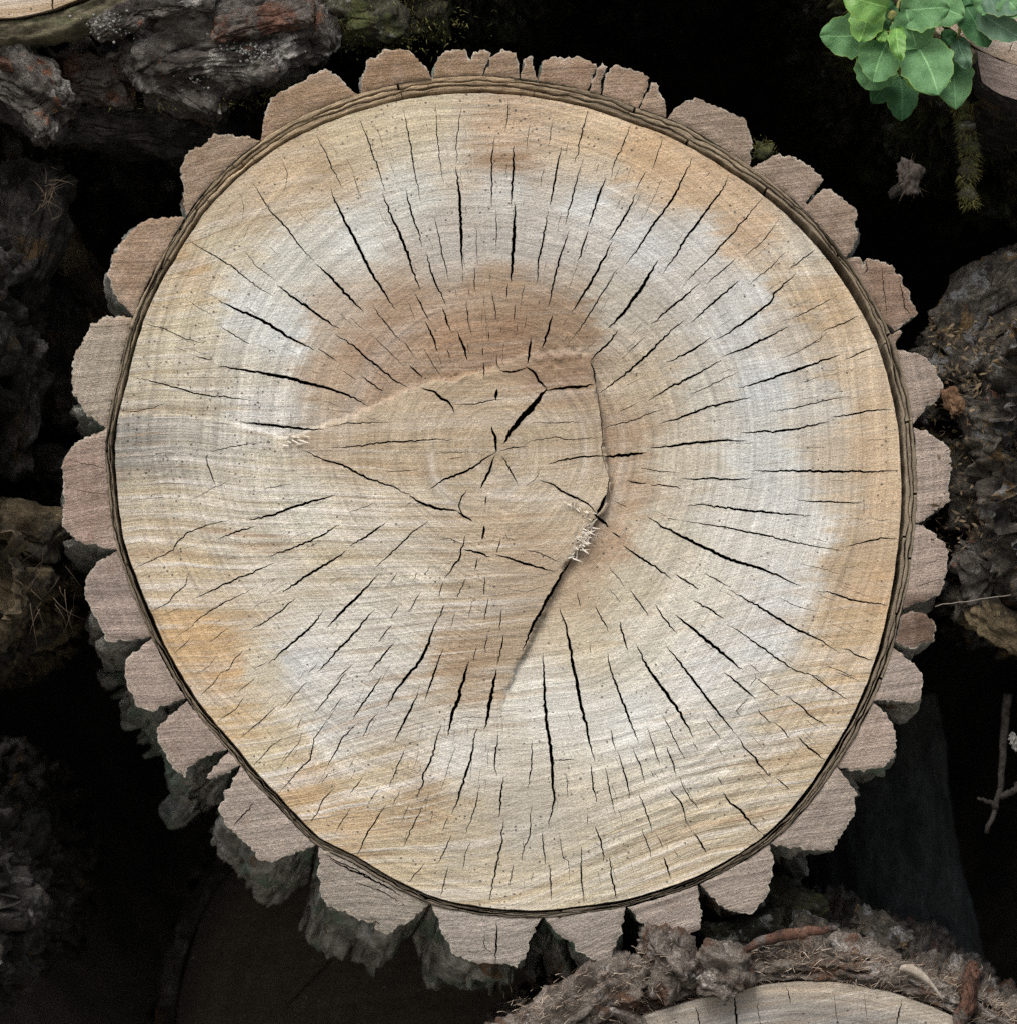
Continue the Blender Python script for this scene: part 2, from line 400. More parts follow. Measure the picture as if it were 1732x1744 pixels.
CRACKS = {
'A': """4:1165,840 1230,950 1330,1060 1390,1140 1455,1208;7:1458,1212 1540,1290 1620,1380 1680,1445;3:1455,615 1500,700 1540,790 1580,880;1.5:1300,735 1325,800 1320,850 1310,885;
1.2:1105,880 1125,950 1120,1020;3.5:865,1105 960,1160 1080,1240 1180,1320 1270,1370;2:1125,1150 1180,1220 1270,1290;7:1275,1310 1380,1390 1480,1460 1570,1520;
8:1000,1380 1100,1430 1250,1500 1340,1560 1460,1616;2.5:665,1490 760,1515 850,1560 945,1585;1.5:870,1375 900,1410 985,1455;3:1010,1500 1090,1550 1160,1590;1:1625,805 1665,920;1:1370,965 1430,1035;1:830,1265 880,1275 940,1265;1.2:1150,1040 1130,1085 1115,1110""",
'B': """8:60,865 180,1110 270,1290 370,1435;3.5:195,545 255,680 290,790 320,890;3.5:400,500 425,640 450,790 480,935;2.5:548,475 553,620 570,750 585,850;2.5:668,480 655,590 638,680 640,765;
8:640,765 652,890 662,1010 668,1140 672,1250;1.5:672,1250 670,1310;2.5:880,450 880,540 865,610;4:822,625 805,730 805,960;6:910,665 905,800 895,955;10:915,940 908,1060 900,1200 892,1305;3:880,1305 870,1380;
2.5:825,960 825,1150;1.5:735,1040 740,1220;2.5:725,1225 735,1350;7:300,885 340,990 400,1130 440,1240 478,1345;5:410,870 440,980 490,1140;4.5:500,1160 540,1290 570,1350 598,1415;3:540,990 570,1120 610,1300;
1:165,800 210,920;1:1025,510 1028,550;1.5:980,560 965,700;2:1080,580 1065,680;1.5:1045,750 1030,860;5:1125,670 1100,800 1070,960;5:1065,965 1045,1080 1020,1200 1010,1310;3.5:1248,500 1215,620 1190,750;
4:1215,760 1175,900 1140,1040;5:1160,1060 1115,1200 1090,1300 1065,1420;6:1330,815 1290,930 1250,1050;5:1250,1060 1220,1150 1200,1205;3:1447,570 1405,670 1375,740 1350,825;5.5:1470,890 1410,1000 1340,1115;2.5:1515,785 1465,880;
2.5:1590,635 1540,790;1.2:1590,820 1545,920 1490,1020;6:1730,725 1640,900 1540,1040 1480,1130 1420,1225;7:1360,1110 1290,1250 1230,1350 1170,1445;10:1570,1195 1500,1320 1420,1430 1335,1515;3.5:1390,1230 1300,1370 1240,1470 1175,1565;
1:1205,1200 1160,1330;3:250,1400 320,1490 390,1580;4:450,1350 490,1430 520,1480;5:500,1480 535,1560 560,1624;5:580,1415 620,1530;2.5:690,1380 695,1480 715,1550;1.5:770,1360 770,1420;
2.5:805,1340 828,1480;3:915,1395 908,1480;6:1085,1450 1060,1540 1035,1610;2:955,1310 940,1390;1.5:1025,1380 1020,1410;1.5:850,1500 848,1540;1.5:920,1490 920,1530;2:790,1520 795,1570;1.5:965,1450 955,1520;1.5:700,1320 705,1370;
1.2:1500,1480 1440,1550;1.2:1510,1550 1440,1620;1.5:1160,1535 1130,1585;1:150,1460 230,1530;1.2:415,1380 455,1480;1:800,1240 800,1310;1.2:640,1330 645,1370;1.2:760,1430 762,1490;1.5:1295,750 1285,800;1:1450,760 1430,820""",
'C': """6:405,800 370,885 270,1020 190,1130 90,1265;4.5:560,910 470,1020 400,1095 330,1170 270,1230 190,1310;2.5:635,1005 570,1100 465,1190;3:440,1185 370,1250 295,1315;2.5:670,1155 590,1230 490,1315;3.5:800,1150 740,1195 675,1245;
5:275,1300 190,1370 110,1440 40,1505;5.5:455,1290 370,1360 290,1430 230,1485;6:715,1255 650,1310 605,1350 595,1385 500,1460 400,1530 330,1570;2.5:905,1365 800,1420 660,1485;3:1005,1450 930,1490 830,1530;1.5:830,1530 825,1570 740,1610;1.5:320,790 295,815""",
'D': """3:895,125 990,145;9:1000,170 1150,195 1280,220 1450,260 1600,300 1705,355;4:605,222 720,245 800,270 900,290 1040,310 1180,330;2:565,380 650,378 720,360 775,335;7:1105,428 1250,442 1400,460 1500,465;3:1510,450 1620,440 1732,435 1800,436;
4:960,570 950,610 970,660 995,725;2.5:965,570 1050,545 1195,525;1.5:1060,700 980,740 880,790;1.5:1210,740 1350,718;7:1140,885 1280,850 1420,805 1550,765;3.5:1070,878 960,905 860,940 850,965 815,990 810,1015 720,1060 620,1110;
4:1180,910 1090,935 1005,968;5:1575,895 1480,950 1370,1000 1230,1053;4.5:1275,1070 1150,1130 1060,1170 980,1205 895,1245;7:1605,1020 1500,1090 1400,1150 1300,1215;5:1785,888 1700,950 1610,1005;1.5:1732,800 1600,850;
3:885,1110 865,1140 860,1180 800,1230 780,1260 690,1308;3:1180,1190 1090,1240 1000,1290 930,1330 850,1400;4:1375,1235 1290,1300 1150,1390;6:1500,1290 1440,1370 1350,1450 1235,1545;2:885,1420 800,1500;2:1055,1375 965,1445;
2.5:1130,1480 1085,1525 1060,1570 1010,1590;1.2:1010,1495 960,1560 910,1590;1.5:1240,1530 1170,1570;2:1470,1535 1420,1590;2.5:1625,1545 1550,1624;1.2:1470,370 1610,385;2:1575,190 1650,240;1:990,970 1000,1005""",
'E': """5.5:80,20 170,85 260,160 350,230 430,275;3:0,85 100,155;4:200,215 250,250 310,290;5:425,165 490,225;6:645,10 680,90 695,150;2:395,50 450,130;2:240,20 410,180;2:490,85 545,180 580,230;2.5:600,90 615,140;
3:765,85 768,130;3:768,150 770,230;3:830,115 828,165 850,190;7:985,40 975,110 968,165;5:970,178 900,198 835,188;7:960,172 1000,200 1020,240 1060,275;17:1060,270 1020,325 980,375 930,425 890,475 858,535;8:1050,285 1150,270 1280,258;
4:1258,150 1275,200 1282,262;6:830,570 770,600 720,640 650,670 570,705 515,745;8:825,575 825,510 805,445;7:822,580 790,660 750,740;4:850,580 890,650 925,720;3:835,565 920,545 970,540;2.5:960,525 1050,505 1110,490 1150,510 1300,500;
7:480,270 550,295 570,320 600,330 625,355 635,390;8:830,275 825,330;3:630,350 720,345 800,330 860,325;4.5:60,550 200,540 330,525 450,522 530,515 640,510;2:310,660 480,650;1.5:535,575 740,568;2:985,430 1080,435 1230,430;
5:1060,625 1150,600 1260,590 1340,588;9:1320,588 1400,585 1450,578 1515,572;1.5:1030,630 1010,690 960,725;6:1015,695 1080,715 1120,745 1180,775 1240,800 1290,858;10:1332,760 1310,820 1275,865;3:1345,680 1335,775;2:1282,262 1310,420 1320,560 1345,690;
8:1270,850 1350,915;4:1355,935 1400,965;6:1405,995 1480,1050 1560,1100 1630,1155;7:1280,870 1220,950 1180,1010;9:1170,1060 1110,1160 1060,1250 1000,1360 945,1490;4:690,870 660,835 660,800 690,740;3:780,765 775,820;
5.5:-70,552 0,590 110,625 230,685 340,720 440,770;8:425,762 460,795 540,820 590,832 655,840;6:645,838 690,870 720,890;8:770,905 760,975;5:685,945 670,1010 650,1060 620,1100 585,1155;3:580,1165 560,1240;2:560,970 610,965 670,990;6:672,1015 740,1030 808,1055;6:812,1040 880,1055 960,1080 1100,1120;
2.5:950,1010 1020,1035 1130,1080;3:845,965 830,1040;1.5:865,940 880,970 920,975;2.5:690,1130 665,1200 640,1250;3:775,1140 770,1230;3:740,1050 725,1120;4:590,1270 560,1340;8:555,1320 510,1450 460,1550 425,1590 370,1660 315,1755;3:790,1240 770,1350;3:850,1290 840,1400;
2.5:380,1270 340,1340;3:350,1360 280,1450;4.5:360,1440 240,1590;2.5:480,1210 420,1310;5:585,1470 530,1620 495,1720;2.5:735,1460 720,1540;4:860,1400 840,1500 830,1555;2.5:785,1400 775,1500;1.5:640,1300 615,1380;1.5:720,1240 695,1340;
9:1110,1280 1140,1360 1160,1470 1182,1580 1210,1720 1250,1880 1280,2000;2.5:1195,1215 1215,1290;3.5:1275,1270 1310,1340 1345,1400;5:1390,1345 1430,1490;2:1340,1090 1420,1200;4:1435,1200 1530,1330;1.5:1340,1195 1400,1265;4:1555,1270 1600,1340 1660,1410;
9:1470,1455 1510,1540 1539,1590 1604,1680 1664,1770 1734,1890;6:1335,1490 1355,1580 1400,1690 1440,1800 1480,1915;1.5:1255,1450 1260,1500;5:1390,0 1340,60 1255,148;6:1705,-45 1640,0 1560,75 1500,130 1440,185 1295,300;1.5:1490,50 1400,140;2:1480,340 1380,390;3:1310,460 1450,430 1600,365;
4:1420,700 1520,715;4:1530,715 1680,738;2.5:1480,640 1560,655 1670,665;2:1360,790 1440,830;4:525,880 430,945 400,980 260,1110;7:285,1130 200,1220 100,1320 40,1385;6:270,1290 180,1390 100,1480 0,1590;1.5:690,60 700,120;1.2:560,120 575,170;
2:330,1180 375,1120;1.5:440,1170 470,1120;1.5:495,1140 525,1090;1.5:1330,515 1300,520;1.5:410,815 440,795;1:1070,1180 960,1215 870,1200;2:670,590 600,600""",
'F': """5:325,35 240,95 110,160;6:680,-10 560,50 470,90 370,130;5.5:370,145 240,215 140,265 25,335;2:860,5 830,40 740,95 620,145;3.5:1070,85 1000,115 930,145;7:925,115 800,155 690,190 580,235 440,275;2.5:450,195 340,250 210,310;
6:510,315 400,340 300,360 200,400 75,440;1.2:820,220 710,255;3:970,310 890,320 720,360 580,385;4.5:1155,370 1050,380 960,400 865,408;6:870,430 760,450 620,470 455,480;7:30,552 140,540 260,520 370,515 490,517;
6.5:490,655 620,655 760,660 920,660 1050,660 1185,650;5:175,693 300,690 420,692 510,690;4:705,788 850,796 1025,800;1.2:1025,770 1025,860;6:200,815 280,810 400,825 560,845 790,865;4.5:180,880 280,900 400,920 560,950 740,985 920,1025;
4:940,1005 1050,975 1100,965 1185,968;9:20,860 90,905 200,965 300,1015 420,1070 560,1110 740,1190;1.5:720,1080 820,1105 920,1130;1.2:930,1150 935,1100 990,1095 1010,1070 1035,1080;4.5:800,1210 860,1215 920,1235 1000,1255 1060,1265 1140,1275;
5:150,1130 210,1165 270,1205;3.5:290,1125 350,1160 405,1190;6:390,1200 500,1260 620,1330 720,1390 830,1440 915,1495;5:235,1250 310,1290 385,1340;4.5:390,1360 500,1430 600,1500 700,1570 760,1590 830,1610;2:620,1235 700,1270 810,1305;
4:920,1470 1000,1505 1070,1530;9:150,1315 240,1385 320,1450 400,1520 470,1575;7:110,1460 170,1530 205,1580 290,1690 360,1780 442,1878;2:495,1540 550,1590;1:950,1360 980,1385;1.2:1000,1380 1080,1410;2:840,1550 920,1580 1000,1610;1:750,550 850,545;1.2:1060,870 1090,885 1160,875;2:110,870 180,885""",
'G': """2.5:1020,0 990,50 925,115;1.8:1185,25 1090,100;2.5:1130,110 1090,170 1000,235;2.8:1280,155 1200,230 1110,305;2.5:1420,40 1350,120 1300,170;4:1600,0 1530,90 1450,195;2:1395,205 1370,270;2:1400,270 1380,320 1340,370 1280,450;
2.5:1310,300 1245,350 1160,440;3.5:1520,210 1450,310 1430,400 1380,450 1285,565;1.8:1520,460 1480,520;3:1545,535 1490,590 1465,650 1425,700;1.5:1640,390 1605,450""",
'H': """4.5:305,10 250,90 160,225;3:285,185 240,240 210,310;10:702,-50 660,90 620,220 600,300;10:828,-15 800,120 770,270;6:470,95 420,200 355,330;2:120,120 60,190;4:185,235 120,310 45,440;
5:575,240 540,360 510,440 490,470 490,510 460,595;6.5:740,250 710,370 680,480 650,590 620,660;4.5:835,285 820,400 820,450 835,485;5:860,480 850,570 840,675;3:415,330 370,440 330,540;1.5:640,340 570,550;3.5:990,310 985,460 975,545;
9:1040,-90 1050,150 1065,300 1078,450 1085,590 1065,720;3:1080,412 1190,403;4:1260,420 1270,520 1290,610;3:1350,260 1375,370;4:1385,370 1420,480 1440,590;
3:1515,250 1545,330 1580,440;3:1450,345 1490,440 1510,520;3:1325,435 1350,560 1375,660;2:1145,460 1155,580;3.5:1480,560 1520,660 1545,745;4.5:1275,705 1305,790 1320,880;5:1345,850 1355,940 1380,1055;
3:1495,720 1540,860;2:1240,650 1245,710;4:1215,800 1215,920 1230,1075;2:1115,740 1130,860 1155,870 1160,970;3.5:1040,735 1050,850 1050,890;3.5:1070,890 1080,1060;3:990,610 985,750 950,820 940,890;
5:860,675 850,780 830,880 810,980 793,1065;3:750,515 735,620 710,690 685,750;3:620,745 590,820 555,890;2:610,660 575,740;2:710,780 680,850 675,920;2.5:905,880 885,1000;3:605,895 570,1040;3.5:490,610 470,660 430,740 400,810;
4:320,610 260,700 185,850;2.5:500,880 440,950 415,980;2.5:160,620 85,750;2:290,530 230,620;2:385,545 345,620;2.5:215,480 150,570;1.5:430,600 390,700;2:1560,750 1600,820;
1.5:995,920 985,970;1:955,960 950,1010;1.5:770,210 640,215;1.2:550,480 510,520""",
'I': """2:235,320 260,370;5:438,295 480,355 530,400 540,430 600,490;3:615,485 690,550;5:375,0 450,60 530,135;3:95,190 150,310 200,410;2.5:280,205 370,315;
4:110,340 150,430 160,485;3:170,480 220,590 270,640;3:530,170 600,240;3:610,230 690,315;5:715,290 760,345 850,410;3:530,30 590,70 640,120;4:660,105 740,165 770,200 860,255;2:490,75 530,30 520,5;2.5:495,120 435,180 460,210;4:760,0 830,50 960,135;
2:890,0 1010,45;6:370,550 410,610 460,640 480,670 530,720 560,745;4:120,530 180,610 210,710;5:240,740 305,840;5:100,850 135,955;1.5:340,340 375,390;2:350,480 370,520;1.5:40,450 60,490;2:150,820 170,860""",
}
def parse_cracks():
    out = []
    for t, s in CRACKS.items():
        for c in s.replace("\n", "").split(";"):
            w, pts = c.split(":")
            out.append((float(w), [tp(t, *map(float, q.split(","))) for q in pts.split()]))
    return out

def resample(pts, step):
    pts = np.asarray(pts, float); seg = np.linalg.norm(np.diff(pts, axis=0), axis=1); cum = np.concatenate([[0], np.cumsum(seg)])
    n = max(2, int(round(cum[-1] / step)) + 1); q = np.linspace(0, cum[-1], n)
    return np.stack([np.interp(q, cum, pts[:, 0]), np.interp(q, cum, pts[:, 1])], 1)

def crack_poly(w, pts, rs, zig=1.0):
    """a thin spindle polygon along the traced line, a little ragged"""
    p = resample(pts, 5.0); n = len(p)
    if n < 3: p = resample(pts, np.linalg.norm(np.subtract(pts[0], pts[-1])) / 3.0 + 1e-6); n = len(p)
    d = np.gradient(p, axis=0); d /= np.linalg.norm(d, axis=1)[:, None] + 1e-9
    nn = np.stack([-d[:, 1], d[:, 0]], 1)
    tt = np.linspace(0, 1, n)
    j = rs.normal(size=n) * (0.35 + 0.05 * min(w, 6)) * zig; j[0] = j[-1] = 0
    step = np.cumsum((rs.rand(n) < 0.10) * rs.choice([-1, 1], n) * 1.2 * zig); step -= step[0] + (step[-1] - step[0]) * tt
    p = p + nn * (j + step)[:, None]
    prof = np.sin(np.pi * np.clip(tt, 0.0, 1.0)) ** 0.62
    hw = 0.5 * w ** 0.92 * 0.74 * prof * (1 + 0.10 * rs.normal(size=n)); hw = np.maximum(hw, 0.30)
    L, R = p + nn * hw[:, None], p - nn * hw[:, None] * (1 + 0.08 * rs.normal(size=n))[:, None]
    poly = np.concatenate([p[:1], L[1:-1], p[-1:], R[1:-1][::-1]])
    return poly

def area2(p):
    x, y = p[:, 0], p[:, 1]; return np.sum(x * np.roll(y, -1) - np.roll(x, -1) * y)
def ccw(p): return p if area2(p) > 0 else p[::-1]

def inside(poly, pts):
    x, y = pts[:, 0], pts[:, 1]; r = np.zeros(len(pts), bool); n = len(poly); j = n - 1
    for i in range(n):
        xi, yi = poly[i]; xj, yj = poly[j]
        c = ((yi > y) != (yj > y)) & (x < (xj - xi) * (y - yi) / (yj - yi + 1e-12) + xi); r ^= c; j = i
    return r

def planar(outline, holes, spacing, lines=(), jitter=0.35, seed=0):
    """triangulate outline minus holes (photograph px, y up); returns verts, tris, hole edges, rim edges"""
    rs = np.random.RandomState(seed)
    P = []; F = []; E = []
    for p in [np.asarray(outline, float)] + [np.asarray(h, float) for h in holes]:
        p = ccw(p * (1, -1)); b = len(P); P += list(p); F.append(list(range(b, b + len(p))))
    for l in lines:
        l = np.asarray(l, float) * (1, -1); b = len(P); P += list(l); E += [(b + i, b + i + 1) for i in range(len(l) - 1)]
    o = np.asarray(outline, float) * (1, -1); lo, hi = o.min(0), o.max(0)
    gx, gy = np.meshgrid(np.arange(lo[0], hi[0], spacing), np.arange(lo[1], hi[1], spacing))
    g = np.stack([gx.ravel(), gy.ravel()], 1); g += rs.uniform(-jitter, jitter, g.shape) * spacing
    P += list(g[inside(o, g)])
    r = delaunay_2d_cdt([Vector((float(p[0]), float(p[1]))) for p in P], E, F, 0, 1e-4, True)
    V = np.array([[v[0], v[1]] for v in r[0]]); tris = []; ec = {}
    for f, ids in zip(r[2], r[5]):
        keep = (0 in ids) and len(ids) == 1
        if keep: tris.append(f)
        for a, b in zip(f, f[1:] + f[:1]):
            ec.setdefault((min(a, b), max(a, b)), []).append((keep, a, b, len(ids) > 1 and 0 in ids))
    hole_e, rim_e = [], []
    for k, v in ec.items():
        ks = [q for q in v if q[0]]
        if len(ks) == 1:
            other = [q for q in v if not q[0]]
            (hole_e if other and other[0][3] else rim_e).append((ks[0][1], ks[0][2]))
    V[:, 1] *= -1
    return V, tris, hole_e, rim_e

# ------------------------------------------------------------------ base colours of the sawn end (photograph px -> base colour there, browner beside the step)
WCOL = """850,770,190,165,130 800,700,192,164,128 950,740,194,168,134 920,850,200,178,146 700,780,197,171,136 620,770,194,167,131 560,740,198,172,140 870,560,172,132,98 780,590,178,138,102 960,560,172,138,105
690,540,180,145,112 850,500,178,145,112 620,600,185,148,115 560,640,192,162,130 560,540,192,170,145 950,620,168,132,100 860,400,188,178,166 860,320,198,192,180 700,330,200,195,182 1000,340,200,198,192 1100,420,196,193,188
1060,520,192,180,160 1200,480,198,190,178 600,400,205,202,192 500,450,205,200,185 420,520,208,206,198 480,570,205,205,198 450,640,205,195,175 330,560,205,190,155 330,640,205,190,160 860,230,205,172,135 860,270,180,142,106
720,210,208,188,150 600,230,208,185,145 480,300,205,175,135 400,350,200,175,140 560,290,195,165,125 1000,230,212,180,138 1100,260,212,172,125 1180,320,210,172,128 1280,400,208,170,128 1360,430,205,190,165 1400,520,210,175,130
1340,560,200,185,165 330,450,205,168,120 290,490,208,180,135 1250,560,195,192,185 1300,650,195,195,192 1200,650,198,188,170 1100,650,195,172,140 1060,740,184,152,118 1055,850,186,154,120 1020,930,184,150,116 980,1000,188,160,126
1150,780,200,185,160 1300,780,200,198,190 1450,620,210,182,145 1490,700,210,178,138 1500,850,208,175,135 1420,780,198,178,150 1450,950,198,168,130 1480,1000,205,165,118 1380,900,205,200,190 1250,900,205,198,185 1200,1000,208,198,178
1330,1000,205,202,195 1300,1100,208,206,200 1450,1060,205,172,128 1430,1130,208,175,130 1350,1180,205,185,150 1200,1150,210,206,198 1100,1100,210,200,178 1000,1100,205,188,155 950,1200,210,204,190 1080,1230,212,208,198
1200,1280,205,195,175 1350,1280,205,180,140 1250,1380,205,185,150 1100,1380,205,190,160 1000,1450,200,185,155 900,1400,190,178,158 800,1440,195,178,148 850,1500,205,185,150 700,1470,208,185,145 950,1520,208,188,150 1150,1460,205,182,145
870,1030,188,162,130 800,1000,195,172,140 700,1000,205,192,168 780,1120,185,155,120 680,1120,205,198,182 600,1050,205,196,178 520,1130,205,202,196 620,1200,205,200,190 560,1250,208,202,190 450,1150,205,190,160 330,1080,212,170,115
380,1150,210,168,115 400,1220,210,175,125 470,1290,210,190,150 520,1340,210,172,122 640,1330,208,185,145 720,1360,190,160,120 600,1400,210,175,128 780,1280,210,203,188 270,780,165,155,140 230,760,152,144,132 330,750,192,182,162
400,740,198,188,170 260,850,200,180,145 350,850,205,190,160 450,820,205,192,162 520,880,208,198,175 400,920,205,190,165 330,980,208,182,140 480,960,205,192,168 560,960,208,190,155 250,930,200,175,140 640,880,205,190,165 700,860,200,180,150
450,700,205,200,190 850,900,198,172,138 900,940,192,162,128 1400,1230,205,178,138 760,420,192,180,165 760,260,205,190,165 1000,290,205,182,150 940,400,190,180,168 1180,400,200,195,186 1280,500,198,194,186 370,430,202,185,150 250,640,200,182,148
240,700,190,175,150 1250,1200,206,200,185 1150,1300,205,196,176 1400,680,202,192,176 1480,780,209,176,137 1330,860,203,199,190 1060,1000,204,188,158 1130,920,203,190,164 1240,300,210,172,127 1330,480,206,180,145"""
WC = np.array([[float(q) for q in s.split(",")] for s in WCOL.split()])
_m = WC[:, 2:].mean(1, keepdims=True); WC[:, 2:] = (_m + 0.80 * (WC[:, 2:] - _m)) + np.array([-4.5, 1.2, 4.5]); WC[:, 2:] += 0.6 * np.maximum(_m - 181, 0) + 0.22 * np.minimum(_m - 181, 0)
MOLD = np.array([[270,770,1.6],[235,745,1.6],[330,730,1.2],[300,640,1.0],[310,560,.6],[330,470,.55],[850,270,.75],[700,220,.35],[600,270,.4],[1000,260,.45],[1100,300,.35],[870,600,.02],[860,770,.0],[700,800,.03],[1000,450,.05],[1300,640,.06],[1450,560,.25],
 [1480,830,.3],[1400,1000,.2],[1300,1130,.22],[1300,1300,.25],[1200,1350,.28],[1000,1350,.35],[900,1430,.55],[700,1350,.45],[560,1270,.4],[480,1200,.25],[350,1100,.3],[350,850,.4],[450,900,.2],[550,1000,.12],[700,1150,.12],[900,1200,.25],
 [1200,800,.06],[1200,400,.15],[600,450,.1],[450,500,.15],[1330,430,.3],[620,700,.02],[1050,1100,.12]])
KFL = np.array([[300,800,-.12],[600,850,-.1],[850,700,0],[850,300,.08],[1200,450,.18],[300,450,.25],[500,1300,.3],[700,1400,.35],[1200,1350,.27],[1300,900,.12],[850,1050,0],[1300,1050,.25],[600,1000,.05],[950,1480,.1],[550,450,.15],[850,500,.05]])
RIP = np.array([[300,800,.9],[450,880,1.0],[600,980,1.05],[800,1050,.8],[700,900,.8],[850,750,.25],[850,450,.05],[850,250,.35],[500,1000,.75],[450,1150,.3],[550,1300,1.0],[650,1380,1.0],[900,1400,.3],[1200,1350,1.15],[1350,1250,1.1],[1100,1430,.9],[1050,1200,.1],[1300,1080,.55],
 [1300,800,.05],[1250,500,.1],[1400,450,.35],[500,500,.0],[330,450,.55],[1000,1000,.05],[1480,800,.08],[600,650,.0],[480,320,.35],[700,400,.0],[1100,350,.05],[1150,750,.0],[1450,950,.1],[1000,1300,.15]])

def idw(ctrl, x, y, p=3.0, eps=200.0):
    r = np.zeros((len(x), ctrl.shape[1] - 2)); w = np.zeros(len(x))
    for c in ctrl:
        q = 1.0 / (((x - c[0]) ** 2 + (y - c[1]) ** 2 + eps) ** (p / 2)); w += q; r += q[:, None] * c[2:][None]
    return r / w[:, None]

# step line left by two saw passes that did not meet: the tongue side stands proud
STEP = [(186,708,1.2),(300,706,1.6),(400,722,2.0),(490,748,2.6),(560,722,2.6),(640,692,3.2),(720,655,3.0),(790,640,1.6),(835,628,1.4),(862,615,1.4),(900,603,1.0),(960,600,0.8),(1003,606,2.0),(1012,655,6.0),(1024,720,7.0),(1033,780,7.0),(1038,830,7.0),(1030,865,7.0),(1012,885,7.0),
 (985,935,7.5),(962,965,7.5),(930,1030,7.0),(900,1090,5.5),(872,1150,3.0),(855,1200,1.2),(845,1250,0.2)]
def step_field(x, y):
    jx = 3.5 * fbm(np.stack([x / 22, y / 22, 0 * x + 6], 1), 3); x = x + jx; y = y + jx
    p = np.array([(a, b) for a, b, c in STEP], float); dv = np.array([c for a, b, c in STEP])
    best = np.full(len(x), 1e9); dep = np.zeros(len(x))
    for i in range(len(p) - 1):
        a, b = p[i], p[i + 1]; ab = b - a; L2 = ab @ ab
        t = np.clip(((x - a[0]) * ab[0] + (y - a[1]) * ab[1]) / L2, 0, 1)
        dd = np.hypot(x - a[0] - t * ab[0], y - a[1] - t * ab[1]); m = dd < best
        best = np.where(m, dd, best); dep = np.where(m, dv[i] + t * (dv[i + 1] - dv[i]), dep)
    poly = np.array([(a, b) for a, b, c in STEP] + [(840,1700),(0,1700),(0,700)], float)
    return np.where(inside(poly, np.stack([x, y], 1)), best, -best), dep

def flow_uv(x, y):
    k = idw(KFL, x, y, 2.5, 25000.0)[:, 0]
    warp = 5.0 * fbm(np.stack([x / 160, y / 160, 0 * x + 3.3], 1), 3)
    bot = 60 * np.exp(-((x - 850) / 170) ** 2) * sstep(1250, 1500, y)      # saw arcs sag at the foot
    v = y + k * (x - 865) + warp - bot
    return x * S, v * S

def wood_height(x, y):
    """millimetres towards the viewer"""
    sd, dep = step_field(x, y)
    far = np.maximum(-sd, 0)
    h = np.where(sd < 0, -1.5 * dep * np.exp(-far / 48.0) * sstep(0, 2.5, far), 0)
    u, v = flow_uv(x, y); rip = idw(RIP, x, y, 2.5)[:, 0]
    h += 0.8 * rip * fbm(np.stack([u * 4, v * 130, 0 * u], 1), 3)
    lr = np.exp(-((x - 1230) / 210) ** 2 - ((y - 1330) / 150) ** 2)
    h += 0.8 * lr * np.sin(v / 0.0125 * 2 * math.pi + 2.5 * fbm(np.stack([x / 90, y / 90, 0 * x + 2], 1), 2))
    h += 0.9 * fbm(np.stack([x / 150, y / 150, 0 * x], 1), 3)
    h += 0.22 * fbm(np.stack([x / 14, y / 14, 0 * x + 9], 1), 2)
    tear = np.exp(-((x - 950) / 50) ** 2 - ((y - 612) / 30) ** 2) + 0.6 * np.exp(-((x - 790) / 70) ** 2 - ((y - 645) / 14) ** 2)
    h += tear * 3.2 * fbm(np.stack([x / 9, y / 14, 0 * x + 5], 1), 3)
    return h

LOG_LEN = 0.38
DRIFT = np.array([-0.07, -0.19])      # the log runs back and slightly down

def axis_shift(y):       # world x, z shift of the log's axis at depth y
    return DRIFT[0] * y, DRIFT[1] * y

# ------------------------------------------------------------------ setting
def build_setting():
    # dark bowl added round the pile to keep side light out of the gaps
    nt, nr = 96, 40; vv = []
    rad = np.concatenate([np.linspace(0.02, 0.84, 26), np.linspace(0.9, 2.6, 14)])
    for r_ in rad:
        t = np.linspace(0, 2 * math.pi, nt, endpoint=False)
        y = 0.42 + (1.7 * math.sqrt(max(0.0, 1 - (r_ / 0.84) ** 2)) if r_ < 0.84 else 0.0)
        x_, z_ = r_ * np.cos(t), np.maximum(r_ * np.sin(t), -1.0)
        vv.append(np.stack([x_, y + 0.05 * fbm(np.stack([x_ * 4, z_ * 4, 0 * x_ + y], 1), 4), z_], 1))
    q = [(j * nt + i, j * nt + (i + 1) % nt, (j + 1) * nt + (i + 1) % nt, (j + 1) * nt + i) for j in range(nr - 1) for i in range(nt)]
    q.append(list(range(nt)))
    o = mesh_obj("light_block_bowl", np.concatenate(vv), q, M['light_block']); o["kind"] = "structure"
    xs = np.sign(np.linspace(-1, 1, 60)) * np.abs(np.linspace(-1, 1, 60)) ** 2.5 * 60; ys = 0.6 - np.linspace(0, 1, 50) ** 2.5 * 60
    X, Y = np.meshgrid(xs, ys); X, Y = X.ravel(), Y.ravel()
    Z = -0.98 + 0.03 * fbm(np.stack([X * 1.3, Y * 1.3, 0 * X], 1), 4)
    q = [(j * 60 + i, j * 60 + i + 1, (j + 1) * 60 + i + 1, (j + 1) * 60 + i) for j in range(49) for i in range(59)]
    o = mesh_obj("ground", np.stack([X, Y, Z], 1), q, M['ground']); o["kind"] = "structure"

